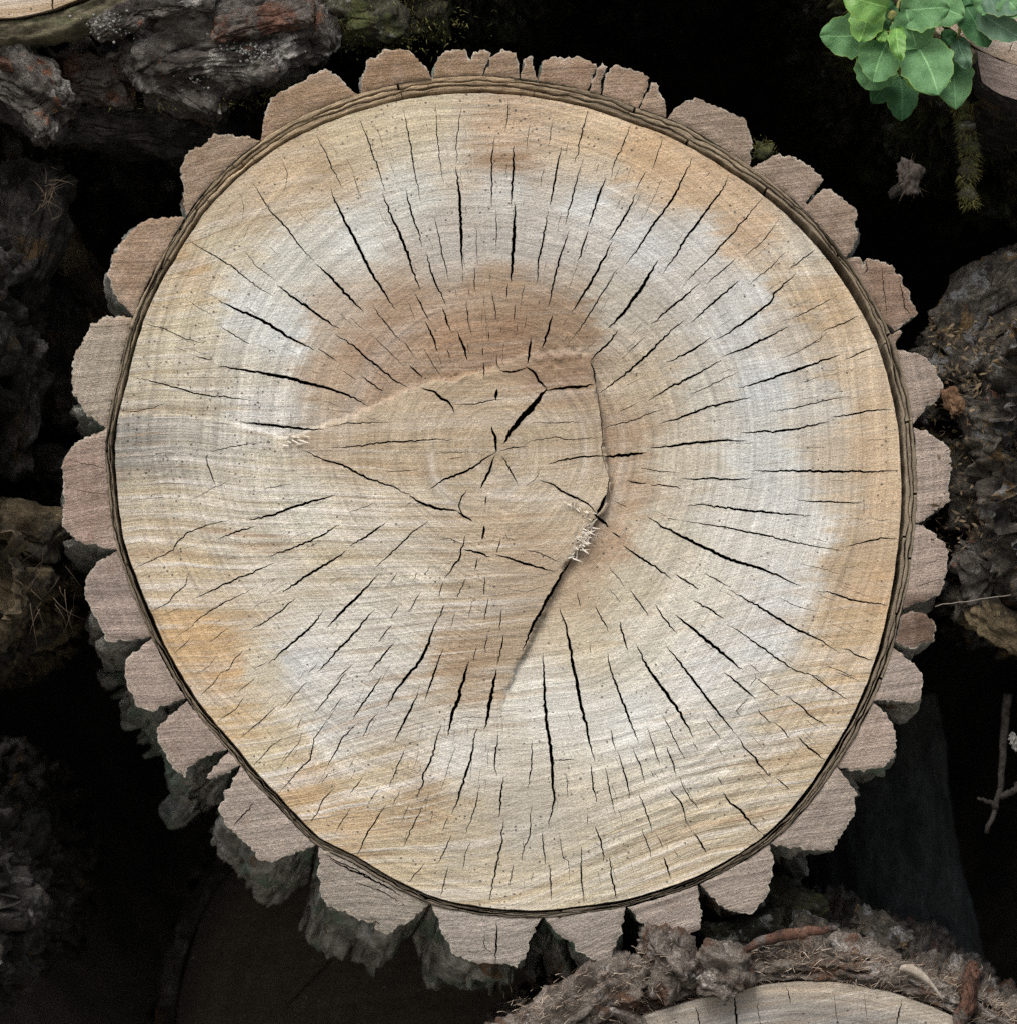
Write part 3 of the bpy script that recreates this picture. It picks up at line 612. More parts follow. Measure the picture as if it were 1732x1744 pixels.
# ------------------------------------------------------------------ the big log
def build_main_log():
    root = empty("poplar_log", W(RCX, 1640, 0), "big round log end with pale cracked sawn face and scalloped pinkish bark rim", "log")
    rs = np.random.RandomState(3)
    # --- wood
    a = np.linspace(-math.pi, math.pi, 520, endpoint=False)
    rr = rim_r(a) + 1.2 * fbm(np.stack([np.cos(a) * 30, np.sin(a) * 30, 0 * a], 1), 3)
    outline = np.stack([RCX + rr * np.cos(a), RCY + rr * np.sin(a)], 1)
    holes = []
    traced = parse_cracks()
    for w, pts in traced:
        q = crack_poly(w, pts, rs)
        dx, dy = q[:, 0] - RCX, q[:, 1] - RCY; r0 = np.hypot(dx, dy); mx = rim_r(np.arctan2(dy, dx)) - 2.0
        sc = np.minimum(1, mx / np.maximum(r0, 1e-6)); q = np.stack([RCX + dx * sc, RCY + dy * sc], 1)
        holes.append(q)
    # fine hair checks between the traced ones
    for k in range(260):
        an = rs.uniform(-math.pi, math.pi); rn = math.sqrt(rs.uniform(0.10, 0.95)); L = rs.uniform(12, 42)
        if rn < 0.45 and (an > 0.6 or an < -2.9): continue
        R0 = float(rim_r(an)) * rn
        x0, y0 = RCX + R0 * math.cos(an), RCY + R0 * math.sin(an)
        dx, dy = x0 - 847, y0 - 770; dl = math.hypot(dx, dy); dx /= dl; dy /= dl
        b = rs.uniform(-0.12, 0.12)
        holes.append(crack_poly(rs.uniform(0.6, 1.0), [(x0, y0), (x0 + L * .5 * (dx - b * dy), y0 + L * .5 * (dy + b * dx)), (x0 + L * dx, y0 + L * dy)] if rn < 0.88 else
                                [(x0 - L * dx, y0 - L * dy), (x0, y0)], rs))
    sp = np.array([(p[0], p[1]) for p in STEP]); sp = resample(sp, 6.0)
    dsp = np.gradient(sp, axis=0); dsp /= np.linalg.norm(dsp, axis=1)[:, None]; nsp = np.stack([-dsp[:, 1], dsp[:, 0]], 1)
    jit = rs.normal(size=len(sp)) * 0.9 + 3.0 * fbm(np.stack([sp[:, 0] / 30, sp[:, 1] / 30, 0 * sp[:, 0] + 2], 1), 3)
    sp = sp + nsp * jit[:, None]
    V, tris, he, re_ = planar(outline, holes, 5.2, [sp[2:] + nsp[2:] * 0.0, sp[2:] - nsp[2:] * 3.0], seed=5)
    x, y = V[:, 0], V[:, 1]
    h = wood_height(x, y) * 0.001
    front = Wn(x, y, -h)
    # colour, with the sample point warped along the saw marks so that zones end raggedly
    wx = x + 36 * fbm(np.stack([x / 60, y / 14, 0 * x + 1], 1), 4); wy = y + 13 * fbm(np.stack([x / 70, y / 16, 0 * x + 7], 1), 4)
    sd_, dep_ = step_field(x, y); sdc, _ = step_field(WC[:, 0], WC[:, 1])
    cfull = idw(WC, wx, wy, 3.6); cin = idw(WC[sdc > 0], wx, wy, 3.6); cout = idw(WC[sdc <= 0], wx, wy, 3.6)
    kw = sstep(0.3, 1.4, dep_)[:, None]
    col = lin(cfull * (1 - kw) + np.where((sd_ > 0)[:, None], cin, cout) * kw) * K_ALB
    u, v = flow_uv(x, y)
    pa, pr = np.arctan2(y - 770, x - 847), np.hypot(x - 847, y - 770)
    nzr = 5 * fbm(np.stack([x / 30, y / 30, 0 * x + 4], 1), 3)
    for r0_, w0_, a0_, aw_, k_ in ((113, 7, 2.75, .45, .6), (68, 7, 1.35, .8, .55), (150, 6, 0.1, .5, .3), (40, 10, 1.6, 2.0, .3), (215, 9, 0.4, .8, .25), (260, 14, -2.6, .8, .25)):
        kk = k_ * np.exp(-((pr + nzr - r0_) / w0_) ** 2) * np.exp(-(((pa - a0_ + math.pi) % (2 * math.pi) - math.pi) / aw_) ** 2)
        col = col + (lin((206, 203, 196)) * K_ALB - col) * kk[:, None]
    ring = pr / np.hypot(rim_r(np.arctan2(y - RCY, x - RCX)), 1) * 0.34 * (1 + 0.02 * fbm(np.stack([np.cos(pa) * 2, np.sin(pa) * 2, pr / 300], 1), 3))
    mold = np.clip(idw(MOLD, x, y, 2.8)[:, 0] * 1.2 - 0.03, 0, 1); rip = np.clip(idw(RIP, x, y, 2.5)[:, 0], 0, 1)
    # crack walls
    verts = [front]; faces = [t[::-1] if False else t for t in tris]
    nfront = len(front); nb = nfront
    hv = sorted({i for e in he for i in e}); hm = {i: k for k, i in enumerate(hv)}
    wf = front[hv].copy(); wb = wf.copy(); wb[:, 1] += 0.030
    verts += [wf, wb]
    for p, q in he:
        i, j = nb + hm[p], nb + hm[q]; faces.append((j, i, i + len(hv), j + len(hv)))
    nb2 = nb + 2 * len(hv)
    rv = sorted({i for e in re_ for i in e}); rm = {i: k for k, i in enumerate(rv)}
    rings = []
    for dpt in (0.0, 0.02, 0.08, 0.2, LOG_LEN):
        sx, sz = axis_shift(dpt); r_ = front[rv].copy(); r_[:, 0] += sx; r_[:, 2] += sz; r_[:, 1] += dpt; rings.append(r_)
    verts += rings
    for k in range(4):
        for p, q in re_:
            i, j = nb2 + k * len(rv) + rm[p], nb2 + k * len(rv) + rm[q]; faces.append((j, i, i + len(rv), j + len(rv)))
    # back cap
    nb3 = nb2 + 5 * len(rv); cx = rings[-1].mean(0); verts.append(cx[None])
    for p, q in re_: faces.append((nb2 + 4 * len(rv) + rm[q], nb2 + 4 * len(rv) + rm[p], nb3))
    VV = np.concatenate(verts)
    # triangles come with y flipped: face the viewer (-Y)
    o = mesh_obj("wood", VV, faces, M['wood'], root)
    idx = np.concatenate([np.arange(nfront), hv, hv] + [rv] * 5 + [[0]]).astype(int)
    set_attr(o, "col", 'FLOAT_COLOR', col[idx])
    set_attr(o, "flow", 'FLOAT_VECTOR', np.stack([u, v, 0 * u], 1)[idx])
    set_attr(o, "pol", 'FLOAT_VECTOR', np.stack([pa, ring, 0 * u], 1)[idx])
    set_attr(o, "mold", 'FLOAT', mold[idx]); set_attr(o, "ripple", 'FLOAT', rip[idx])

    # --- inner bark: brittle layers of bast, broken into strips
    for layer, (f0, f1) in enumerate(((0.06, 0.34), (0.42, 0.64), (0.72, 0.99))):
        aa = -math.pi + rs.uniform(0, 0.2)
        end = aa + 2 * math.pi
        while aa < end - 0.05:
            span = min(rs.uniform(0.14, 0.5), end - aa)
            n = max(8, int(span / 0.007)); t = np.linspace(aa, aa + span - rs.choice([0.0008, 0.002, 0.006]), n)
            c_, s_ = np.cos(t), np.sin(t)
            w = strip_w(t)
            bd = lambda k, fq=22: fbm(np.stack([c_ * fq, s_ * fq, 0 * t + k * 3.7], 1), 4)
            gap = 9 * np.exp(-((t + 0.62) / 0.28) ** 2) + 3 * np.exp(-((t - 0.05) / 0.5) ** 2) + 2.5 * np.exp(-((np.abs(t) - 2.9) / 0.5) ** 2) + 3.4 + 2.0 * fbm(np.stack([np.cos(t) * 6, np.sin(t) * 6, 0 * t], 1), 3)
            w = w + gap * 0.3
            ri = rim_r(t) + gap * (1 - f0) + w * f0 + 2.4 * bd(layer) * (0.5 if layer == 0 else 1)
            ro = rim_r(t) + gap * (1 - f1) + w * f1 + 3.4 * bd(layer + 1) * (1 if layer < 2 else 0.4) - np.maximum(0, 5.0 * bd(layer + 20, 7))
            ri = np.minimum(ri, ro - 1.2)
            m = 6; vv = []; ff = []; R_ = []
            lift = rs.uniform(-0.0022, 0.0006) - 0.0008 * (2 - layer)
            for k, fr in enumerate(np.linspace(0, 1, m)):
                r_ = ri + (ro - ri) * fr
                hh = lift + 0.0006 * bd(k * 0.5 + layer * 9, 45) + 0.0006 * bd(k * 2.0 + layer * 9, 70) - (0.0007 if k in (0, m - 1) else 0)
                vv.append(Wn(RCX + r_ * c_, RCY + r_ * s_, -hh)); R_.append(r_)
            base = []
            for row in (vv[0], vv[-1]):
                b = row.copy(); b[:, 1] += 0.12; b[:, 2] += DRIFT[1] * 0.12; base.append(b)
            vv = [base[0]] + vv + [base[1]]; R_ = [R_[0]] + R_ + [R_[-1]]
            for k in range(m + 1):
                for i in range(n - 1): ff.append((k * n + i, k * n + i + 1, (k + 1) * n + i + 1, (k + 1) * n + i))
            for e in (0, n - 1):
                ff.append([k * n + e for k in range(m + 2)])
            o = mesh_obj("inner_bark_strip", np.concatenate(vv), ff, M['bast'], root)
            T_ = np.tile(t, m + 2); RR = np.concatenate(R_); X_, Y_ = RCX + RR * np.cos(T_), RCY + RR * np.sin(T_)
            cc = lin(idw(SCOL, X_, Y_, 3.0)) * K_ALB * rs.uniform(0.8, 1.35)
            set_attr(o, "col", 'FLOAT_COLOR', cc); set_attr(o, "pol", 'FLOAT_VECTOR', np.stack([T_ * 0.34, RR * S, 0 * T_ + layer], 1))
            aa += span

    # --- bark plates: each ridge of the thick outer bark
    for bi, (t, pts) in enumerate(PLATES):
        build_plate(root, bi, [tp(q[0], q[1], q[2]) for q in pts] if t == '*' else [tp(t, *q) for q in pts])

    # --- torn fibres on the lip of the step
    hs = []
    for k in range(70):
        f = rs.rand(); px, py = 1006 - f * 34 + rs.normal() * 5, 890 + f * 60 + rs.normal() * 5
        hs.append((px, py, rs.uniform(6, 20), rs.uniform(-0.9, 1.6)))
    for k in range(26):
        f = rs.rand(); hs.append((960 + f * 50 + rs.normal() * 3, 856 + f * 20 + rs.normal() * 3, rs.uniform(4, 10), rs.uniform(-1, 2)))
    for k in range(18):
        hs.append((500 + rs.normal() * 10, 745 + rs.normal() * 5, rs.uniform(6, 16), rs.uniform(-0.5, 0.5)))
    vv, ff = [], []
    for px, py, L, an in hs:
        b = len(vv); dx, dy = math.cos(an), -math.sin(an); w = rs.uniform(0.8, 2.0); y0 = -0.001; y1 = -0.001 - rs.uniform(0.001, 0.006)
        vv += [W(px - dy * w, py + dx * w, y0), W(px + dy * w, py - dx * w, y0), W(px + dx * L * .6 + dy * w * .6, py + dy * L * .6 - dx * w * .6, y1), W(px + dx * L * .6 - dy * w * .6, py + dy * L * .6 + dx * w * .6, y1), W(px + dx * L, py + dy * L, y1 * 1.2)]
        ff += [(b, b + 1, b + 2, b + 3), (b + 3, b + 2, b + 4)]
    o = mesh_obj("splinters", vv, ff, M['splinter'], root); o["kind"] = "stuff"
    return root

PLATES = [
 ('*', [('A',1212,660),('A',1215,560),('A',1245,450),('A',1380,385),('A',1490,320),('A',1530,325),('A',1590,385),('A',1640,430),('A',1656,445)]),
 ('B', [(208,440),(205,370),(235,280),(300,240),(380,225),(450,250),(500,310),(530,365)]),
 ('B', [(537,362),(550,300),(590,235),(680,228),(705,285),(722,240),(780,225),(795,250),(780,300),(762,357)]),
 ('B', [(768,357),(800,270),(850,225),(900,230),(925,270),(932,345)]),
 ('B', [(938,345),(950,270),(995,262),(1005,330),(1014,372)]),
 ('B', [(1020,372),(1040,290),(1080,260),(1180,262),(1260,275),(1282,300),(1265,370),(1243,420)]),
 ('B', [(1254,420),(1285,330),(1310,295),(1330,310),(1310,360),(1306,430)]),
 ('B', [(1314,430),(1330,340),(1370,300),(1440,315),(1530,350),(1530,390),(1483,480)]),
 ('B', [(1492,480),(1540,385),(1565,378),(1590,450),(1607,510),(1598,560)]),
 ('C', [(112,562),(150,500),(210,462),(270,452),(370,500),(470,545),(492,590),(510,660),(505,740),(488,775)]),
 ('C', [(497,792),(560,740),(640,715),(720,725),(780,770),(830,825),(825,850),(757,938),(762,940),(850,862),(890,885),(940,930),(990,970),(985,1020),(998,1090),(970,1150),(930,1195)]),
 ('C', [(945,1197),(960,1187),(1005,1182),(1022,1235),(1040,1190),(1090,1200),(1150,1220),(1190,1270),(1230,1350),(1260,1410),(1265,1450),(1230,1490),(1170,1520),(1100,1500)]),
 ('F', [(1090,45),(1130,35),(1195,8),(1170,70),(1158,92)]),
 ('F', [(1158,100),(1230,105),(1310,130),(1350,180),(1385,260),(1375,310),(1320,360),(1270,410),(1243,440)]),
 ('F', [(1240,457),(1330,485),(1390,520),(1420,560),(1430,640),(1415,720),(1415,800),(1340,845),(1300,890),(1265,895)]),
 ('F', [(1262,903),(1290,905),(1340,930),(1400,1000),(1415,1050),(1400,1110),(1395,1180),(1370,1230),(1290,1255),(1230,1280),(1205,1295)]),
 ('F', [(1190,1320),(1240,1300),(1290,1310),(1350,1340),(1350,1440),(1290,1450),(1240,1490),(1165,1440)]),
 ('*', [('F',1162,1472),('F',1210,1500),('F',1260,1550),('F',1293,1590),('I',1290,120),('I',1260,145),('I',1130,130),('I',1075,135)]),
 ('I', [(1065,142),(1120,180),(1160,250),(1175,340),(1165,390),(1110,440),(1020,460),(940,445),(895,435)]),
 ('I', [(907,442),(940,490),(990,560),(985,640),(960,700),(910,770),(880,825),(790,825),(690,815),(610,795),(572,765)]),
 ('I', [(592,792),(605,870),(600,950),(580,1040),(490,1125),(420,1110),(350,1060),(290,1000),(262,965)]),
 ('*', [('I',256,982),('I',270,1080),('I',270,1185),('I',200,1220),('H',1640,1220),('H',1530,1190),('H',1470,1130),('H',1424,1072)]),
 ('H', [(1422,1097),(1400,1200),(1350,1320),(1290,1335),(1215,1300),(1170,1240),(1100,1205),(1048,1152)]),
 ('H', [(1035,1152),(980,1220),(975,1290),(920,1365),(850,1338),(820,1346),(700,1335),(620,1300),(580,1210),(522,1100)]),
 ('*', [('H',514,1097),('H',430,1150),('H',370,1180),('H',330,1210),('H',270,1190),('H',265,1145),('H',240,1160),('H',170,1130),('H',60,1085),('H',20,1040),('H',10,950),('G',1464,822)]),
 ('G', [(1440,832),(1270,870),(1200,870),(1120,770),(1050,710),(1010,640),(1040,560),(1068,482)]),
 ('G', [(1060,474),(1000,490),(950,492),(985,440),(1012,408)]),
 ('G', [(1000,402),(975,380),(930,395),(870,440),(855,490),(790,430),(730,320),(730,250),(822,162)]),
 ('*', [('G',812,150),('G',700,180),('G',640,170),('G',605,100),('G',580,40),('D',575,1560),('D',600,1510),('D',660,1442)]),
 ('D', [(655,1435),(570,1440),(490,1435),(440,1330),(390,1220),(400,1150),(450,1080),(520,1024)]),
 ('D', [(525,1018),(350,985),(345,960),(290,910),(295,800),(290,600),(345,530),(430,485),(510,460)]),
 ('*', [('D',486,458),('D',400,395),('D',345,310),('D',330,230),('D',340,130),('D',380,60),('D',415,0),('A',420,1490),('A',500,1455),('A',608,1462)]),
 ('A', [(602,1450),(530,1360),(497,1270),(520,1190),(560,1110),(630,1040),(700,1005),(800,995),(845,993)]),
 ('A', [(849,985),(850,880),(835,790),(850,720),(960,650),(985,620),(1080,620),(1170,640),(1209,660)]),
]

def build_plate(root, bi, pts):
    rs = np.random.RandomState(100 + bi)
    p = np.array(pts, float)
    # project onto or beyond the ring of inner bark
    def ring_r(a): return rim_r(a) + strip_w(a) + 1.5
    dx, dy = p[:, 0] - RCX, p[:, 1] - RCY; a = np.arctan2(dy, dx); r = np.maximum(np.hypot(dx, dy), ring_r(a))
    r[0] = ring_r(a[0]); r[-1] = ring_r(a[-1])
    p = np.stack([RCX + r * np.cos(a), RCY + r * np.sin(a)], 1)
    outer = resample(p, 4.0)
    d = np.gradient(outer, axis=0); d /= np.linalg.norm(d, axis=1)[:, None] + 1e-9
    nn = np.stack([-d[:, 1], d[:, 0]], 1); n = len(outer)
    edge = np.minimum(np.arange(n), np.arange(n)[::-1]) / 5.0
    outer = outer + nn * (np.clip(edge, 0, 1) * (1.3 * rs.normal(size=n) * 0.8 + 4.2 * fbm(np.stack([outer[:, 0] / 18, outer[:, 1] / 18, 0 * outer[:, 0] + bi], 1), 3)))[:, None]
    a0, a1 = a[-1], a[0]; da = (a1 - a0 + math.pi) % (2 * math.pi) - math.pi
    m = max(3, int(abs(da) * 700 / 6))
    ia = a0 + da * np.linspace(0, 1, m + 1)[1:-1]; ir = ring_r(ia) + 1.0 * rs.normal(size=len(ia)) * 0.5
    inner = np.stack([RCX + ir * np.cos(ia), RCY + ir * np.sin(ia)], 1)
    ol = np.concatenate([outer, inner]); N = len(ol); n_out = n
    # front cap
    cracks = []
    for w, q in PLATE_CRACKS:
        c = np.mean(q, axis=0)
        if inside(ol, c[None])[0]: cracks.append(crack_poly(w, q, rs, 1.2))
    V, tris, he, re_ = planar(ol, cracks, 5.5, seed=bi)
    x, y = V[:, 0], V[:, 1]
    lift = rs.uniform(-2.0, 1.2)
    tilt = rs.normal(size=2) * 0.010
    cx, cy = ol.mean(0)
    def hgt(x, y):
        u, v = flow_uv(x, y)
        rr_ = np.hypot(x - RCX, y - RCY) - rim_r(np.arctan2(y - RCY, x - RCX))
        return lift + tilt[0] * (x - cx) + tilt[1] * (y - cy) + 0.5 * fbm(np.stack([u * 8, v * 150, 0 * u + bi], 1), 3) + 0.6 * fbm(np.stack([x / 16, y / 16, 0 * x + bi], 1), 3) - 0.8 * np.clip((rr_ - 60) / 40, 0, 1) ** 2 * abs(fbm(np.stack([x / 9, y / 9, 0 * x], 1), 2))
    dist_edge = np.full(len(x), 1e9)
    for i in range(0, N):
        dist_edge = np.minimum(dist_edge, np.hypot(x - ol[i, 0], y - ol[i, 1]))
    h = (hgt(x, y) - 1.0 * (1 - sstep(0, 4.5, dist_edge))) * 0.001
    front = Wn(x, y, -h)
    # outline positions in V: CDT keeps input order for the first N points (flipped when clockwise)
    kd = {}
    for i, q in enumerate(V): kd[(round(q[0], 3), round(q[1], 3))] = i
    oi = [kd.get((round(q[0], 3), round(q[1], 3)), -1) for q in ol]
    faces = list(tris); idx_m = [0] * len(faces); verts = [front]; nb = len(front)
    hv = sorted({i for e in he for i in e}); hm = {i: k for k, i in enumerate(hv)}
    if hv:
        wf = front[hv]; wb = wf.copy(); wb[:, 1] += 0.02; verts += [wf, wb]
        for i_, j_ in he:
            i, j = nb + hm[i_], nb + hm[j_]; faces.append((j, i, i + len(hv), j + len(hv))); idx_m.append(0)
        nb += 2 * len(hv)
    # sides run back along the log: knobbly, lichen covered
    deps = [0.0, 0.0025, 0.006, 0.011] + list(np.linspace(0.018, LOG_LEN, 34)); K = len(deps)
    y_front = front[[i if i >= 0 else 0 for i in oi], 1]
    aa = np.arctan2(ol[:, 1] - RCY, ol[:, 0] - RCX); rad = np.hypot(ol[:, 1] - RCY, ol[:, 0] - RCX)
    out_w = np.clip((rad - ring_r(aa)) / 30.0, 0, 1)
    kz = np.hanning(23); kz /= kz.sum(); rad_s = np.convolve(np.concatenate([rad[-11:], rad, rad[:11]]), kz, 'valid'); rad_s = np.maximum(rad_s, ring_r(aa))
    rings = []
    for k, dp in enumerate(deps):
        q = np.stack([np.cos(aa) * rad_s / 58.0, np.sin(aa) * rad_s / 58.0, 0 * aa + dp / (58 * S) * 0.24 + bi * 1.7], 1)
        f1, f2, cid = worley(q + 0.25 * np.stack([fbm(q * 2 + 3, 2), fbm(q * 2 + 7, 2), fbm(q * 2 + 11, 2)], 1))
        lump = 30 * sstep(0.02, 0.34, f2 - f1) * (0.4 + 0.9 * cid) - 18 + 7 * fbm(q * np.array([2.0, 2.0, 4.0]), 4)
        grow = sstep(0.0, 0.035, np.full(N, dp)) * (1 + 0.5 * dp / LOG_LEN)
        bl_ = float(sstep(0.006, 0.05, np.array(dp)))
        rr_ = rad * (1 - bl_) + rad_s * bl_ + out_w * lump * grow + out_w * (1.2 if k == 1 else 0) + out_w * 20 * sstep(0.01, 0.22, np.full(N, dp)) * np.exp(-((aa - 2.15) / 0.34) ** 2)
        px, py = RCX + rr_ * np.cos(aa), RCY + rr_ * np.sin(aa)
        sx, sz = axis_shift(dp)
        q3 = np.stack([(px - PX0) * S + sx, y_front + dp, (PY0 - py) * S + sz], 1)
        if k == 0: q3 = Wn(ol[:, 0], ol[:, 1], y_front)
        rings.append(q3)
    verts += rings
    ordf = 1 if area2(ol * (1, -1)) > 0 else -1
    for k in range(K - 1):
        for i in range(N):
            j = (i + 1) % N; b = nb + k * N
            f = (b + i, b + j, b + N + j, b + N + i)
            faces.append(f if ordf < 0 else f[::-1]); idx_m.append(1)
    faces.append([nb + (K - 1) * N + i for i in range(N)]); idx_m.append(1)
    VV = np.concatenate(verts)
    o = mesh_obj("bark_plate", VV, faces, None, root, True, [M['cut_bark'], M['side_bark']], idx_m)
    # colour: warm brown on the upper side of the rim, paler and greyer below
    X = np.concatenate([x, x[hv], x[hv]] + [ol[:, 0]] * K) if hv else np.concatenate([x] + [ol[:, 0]] * K)
    Y = np.concatenate([y, y[hv], y[hv]] + [ol[:, 1]] * K) if hv else np.concatenate([y] + [ol[:, 1]] * K)
    col = lin(idw(BCOL, X + 10 * fbm(np.stack([X / 30, Y / 30, 0 * X], 1), 3), Y, 3.0)) * K_ALB * rs.uniform(0.9, 1.1)
    u, v = flow_uv(X, Y)
    v = v + (rs.uniform(-.06, .06)) * (X - cx) * S
    pa, pr = np.arctan2(Y - RCY, X - RCX), np.hypot(X - RCX, Y - RCY) - rim_r(np.arctan2(Y - RCY, X - RCX))
    set_attr(o, "col", 'FLOAT_COLOR', col); set_attr(o, "flow", 'FLOAT_VECTOR', np.stack([u, v, 0 * u], 1)); crust = np.concatenate([np.clip(1 - dist_edge / 7.0, 0, 1) * sstep(20, 45, np.hypot(x - RCX, y - RCY) - rim_r(np.arctan2(y - RCY, x - RCX))), np.zeros(len(X) - len(x))])
    set_attr(o, "pol", 'FLOAT_VECTOR', np.stack([pa, pr * S, crust], 1))
    return o

SCOL = np.array([[450,260,178,152,112],[800,155,182,152,112],[1130,220,160,140,108],[1400,430,150,132,104],[1530,700,146,130,104],[1540,900,150,134,108],[1500,1130,138,122,98],[1300,1430,120,106,84],[1000,1550,128,116,96],[700,1520,122,110,90],[450,1340,126,112,90],[270,1090,140,124,98],[200,850,150,132,104],[220,640,168,150,118],[320,390,166,144,110]], float)
_m = SCOL[:, 2:].mean(1, keepdims=True); SCOL[:, 2:] = _m * 0.93 + 0.62 * (SCOL[:, 2:] - _m)
BCOL = np.array([[520,170,165,128,98],[670,120,162,122,90],[780,110,158,120,90],[870,110,160,125,98],[970,125,162,126,102],[1060,140,160,126,104],[1210,220,158,132,114],[1340,310,156,130,114],[1420,380,156,128,112],[1510,500,158,120,100],
 [1560,650,168,145,136],[1580,800,172,150,142],[1575,960,172,148,140],[1560,1070,110,80,68],[1540,1150,168,148,142],[1480,1260,170,146,136],[1400,1390,166,148,140],[1260,1500,166,148,140],[1140,1540,166,148,142],[1000,1590,164,150,144],[830,1590,166,154,148],
 [640,1530,160,148,138],[450,1410,168,150,142],[300,1260,166,142,134],[250,1160,168,144,136],[200,1020,162,138,132],[150,840,158,126,116],[170,640,176,160,144],[250,440,170,134,108],[370,290,164,132,108]], float)
_m = BCOL[:, 2:].mean(1, keepdims=True); BCOL[:, 2:] = _m + 0.66 * (BCOL[:, 2:] - _m) + np.array([6, 8.0, 3.0])

PLATE_CRACKS = [(5, [(845,1570),(847,1600),(843,1642)]), (2, [(825,1585),(824,1612),(842,1628)]), (3.5, [(398,1408),(420,1382),(434,1366)]), (6, [(560,1462),(620,1490),(690,1528)]), (3, [(600,1500),(640,1516),(690,1540)]),
 (4, [(548,1452),(600,1478),(640,1500)]), (3, [(495,218),(550,190),(590,175)]), (2, [(470,240),(490,232),(505,231)]), (3, [(1532,480),(1540,520),(1550,540)]), (2, [(1500,450),(1505,500),(1510,540)]), (4, [(650,1576),(640,1568),(634,1582)]),
 (1.6, [(120,784),(150,790),(180,798)]), (1.4, [(112,830),(150,838),(185,842)]), (1.5, [(1570,960),(1590,955),(1606,950)]), (1.5, [(1555,1000),(1580,992),(1602,985)]), (3, [(1470,470),(1476,456),(1474,442)])]

# ------------------------------------------------------------------ neighbouring logs and debris
def bark_shell(name, cx, cy, R, y0, length, mat, parent, drift=(0, -0.2), seed=0, cell=70.0, amp=20.0, rough=8.0, th0=0.0, th1=2 * math.pi, nt=260, nd=120, elong=2.2, front=0.0):
    """a log's bark: plates and fissures in relief. px units, seen at depth y0"""
    k = (CAMD + y0) / CAMD
    th = np.linspace(th0, th1, nt); dp = np.linspace(0, length, nd)
    T, D = np.meshgrid(th, dp); T, D = T.ravel(), D.ravel()
    s = D / S
    base = R * (1 + 0.05 * fbm(np.stack([np.cos(T) * 1.5 + seed, np.sin(T) * 1.5, s / 900], 1), 3))
    q = np.stack([np.cos(T) * R / cell + seed * 3.1, np.sin(T) * R / cell, s / (cell * elong)], 1)
    q = q + 0.35 * np.stack([fbm(q * 1.3 + 3, 3), fbm(q * 1.3 + 7, 3), fbm(q * 1.3 + 11, 3)], 1)
    f1, f2, cid = worley(q)
    r = base + amp * (sstep(0.02, 0.35, f2 - f1) * (0.45 + 0.9 * cid) - 0.6) + rough * fbm(q * 2.7, 4)
    q2 = np.stack([np.cos(T) * R / 9, np.sin(T) * R / 9, s / 16], 1)
    r = r + 0.22 * rough * fbm(q2 + seed, 3)
    x = (cx - PX0) * k + r * k * np.cos(T) + drift[0] * s; y = (cy - PY0) * k + r * k * np.sin(T) - drift[1] * s
    yy = y0 + D + front * fbm(np.stack([np.cos(T) * R / 30, np.sin(T) * R / 30, 0 * T + seed], 1), 3) * np.exp(-D / 0.03)
    V = np.stack([x * S, yy, -y * S], 1)
    F = [(j * nt + i, (j + 1) * nt + i, (j + 1) * nt + i + 1, j * nt + i + 1) for j in range(nd - 1) for i in range(nt - 1)]
    o = mesh_obj(name, V, F, mat, parent)
    return o, V.reshape(nd, nt, 3)

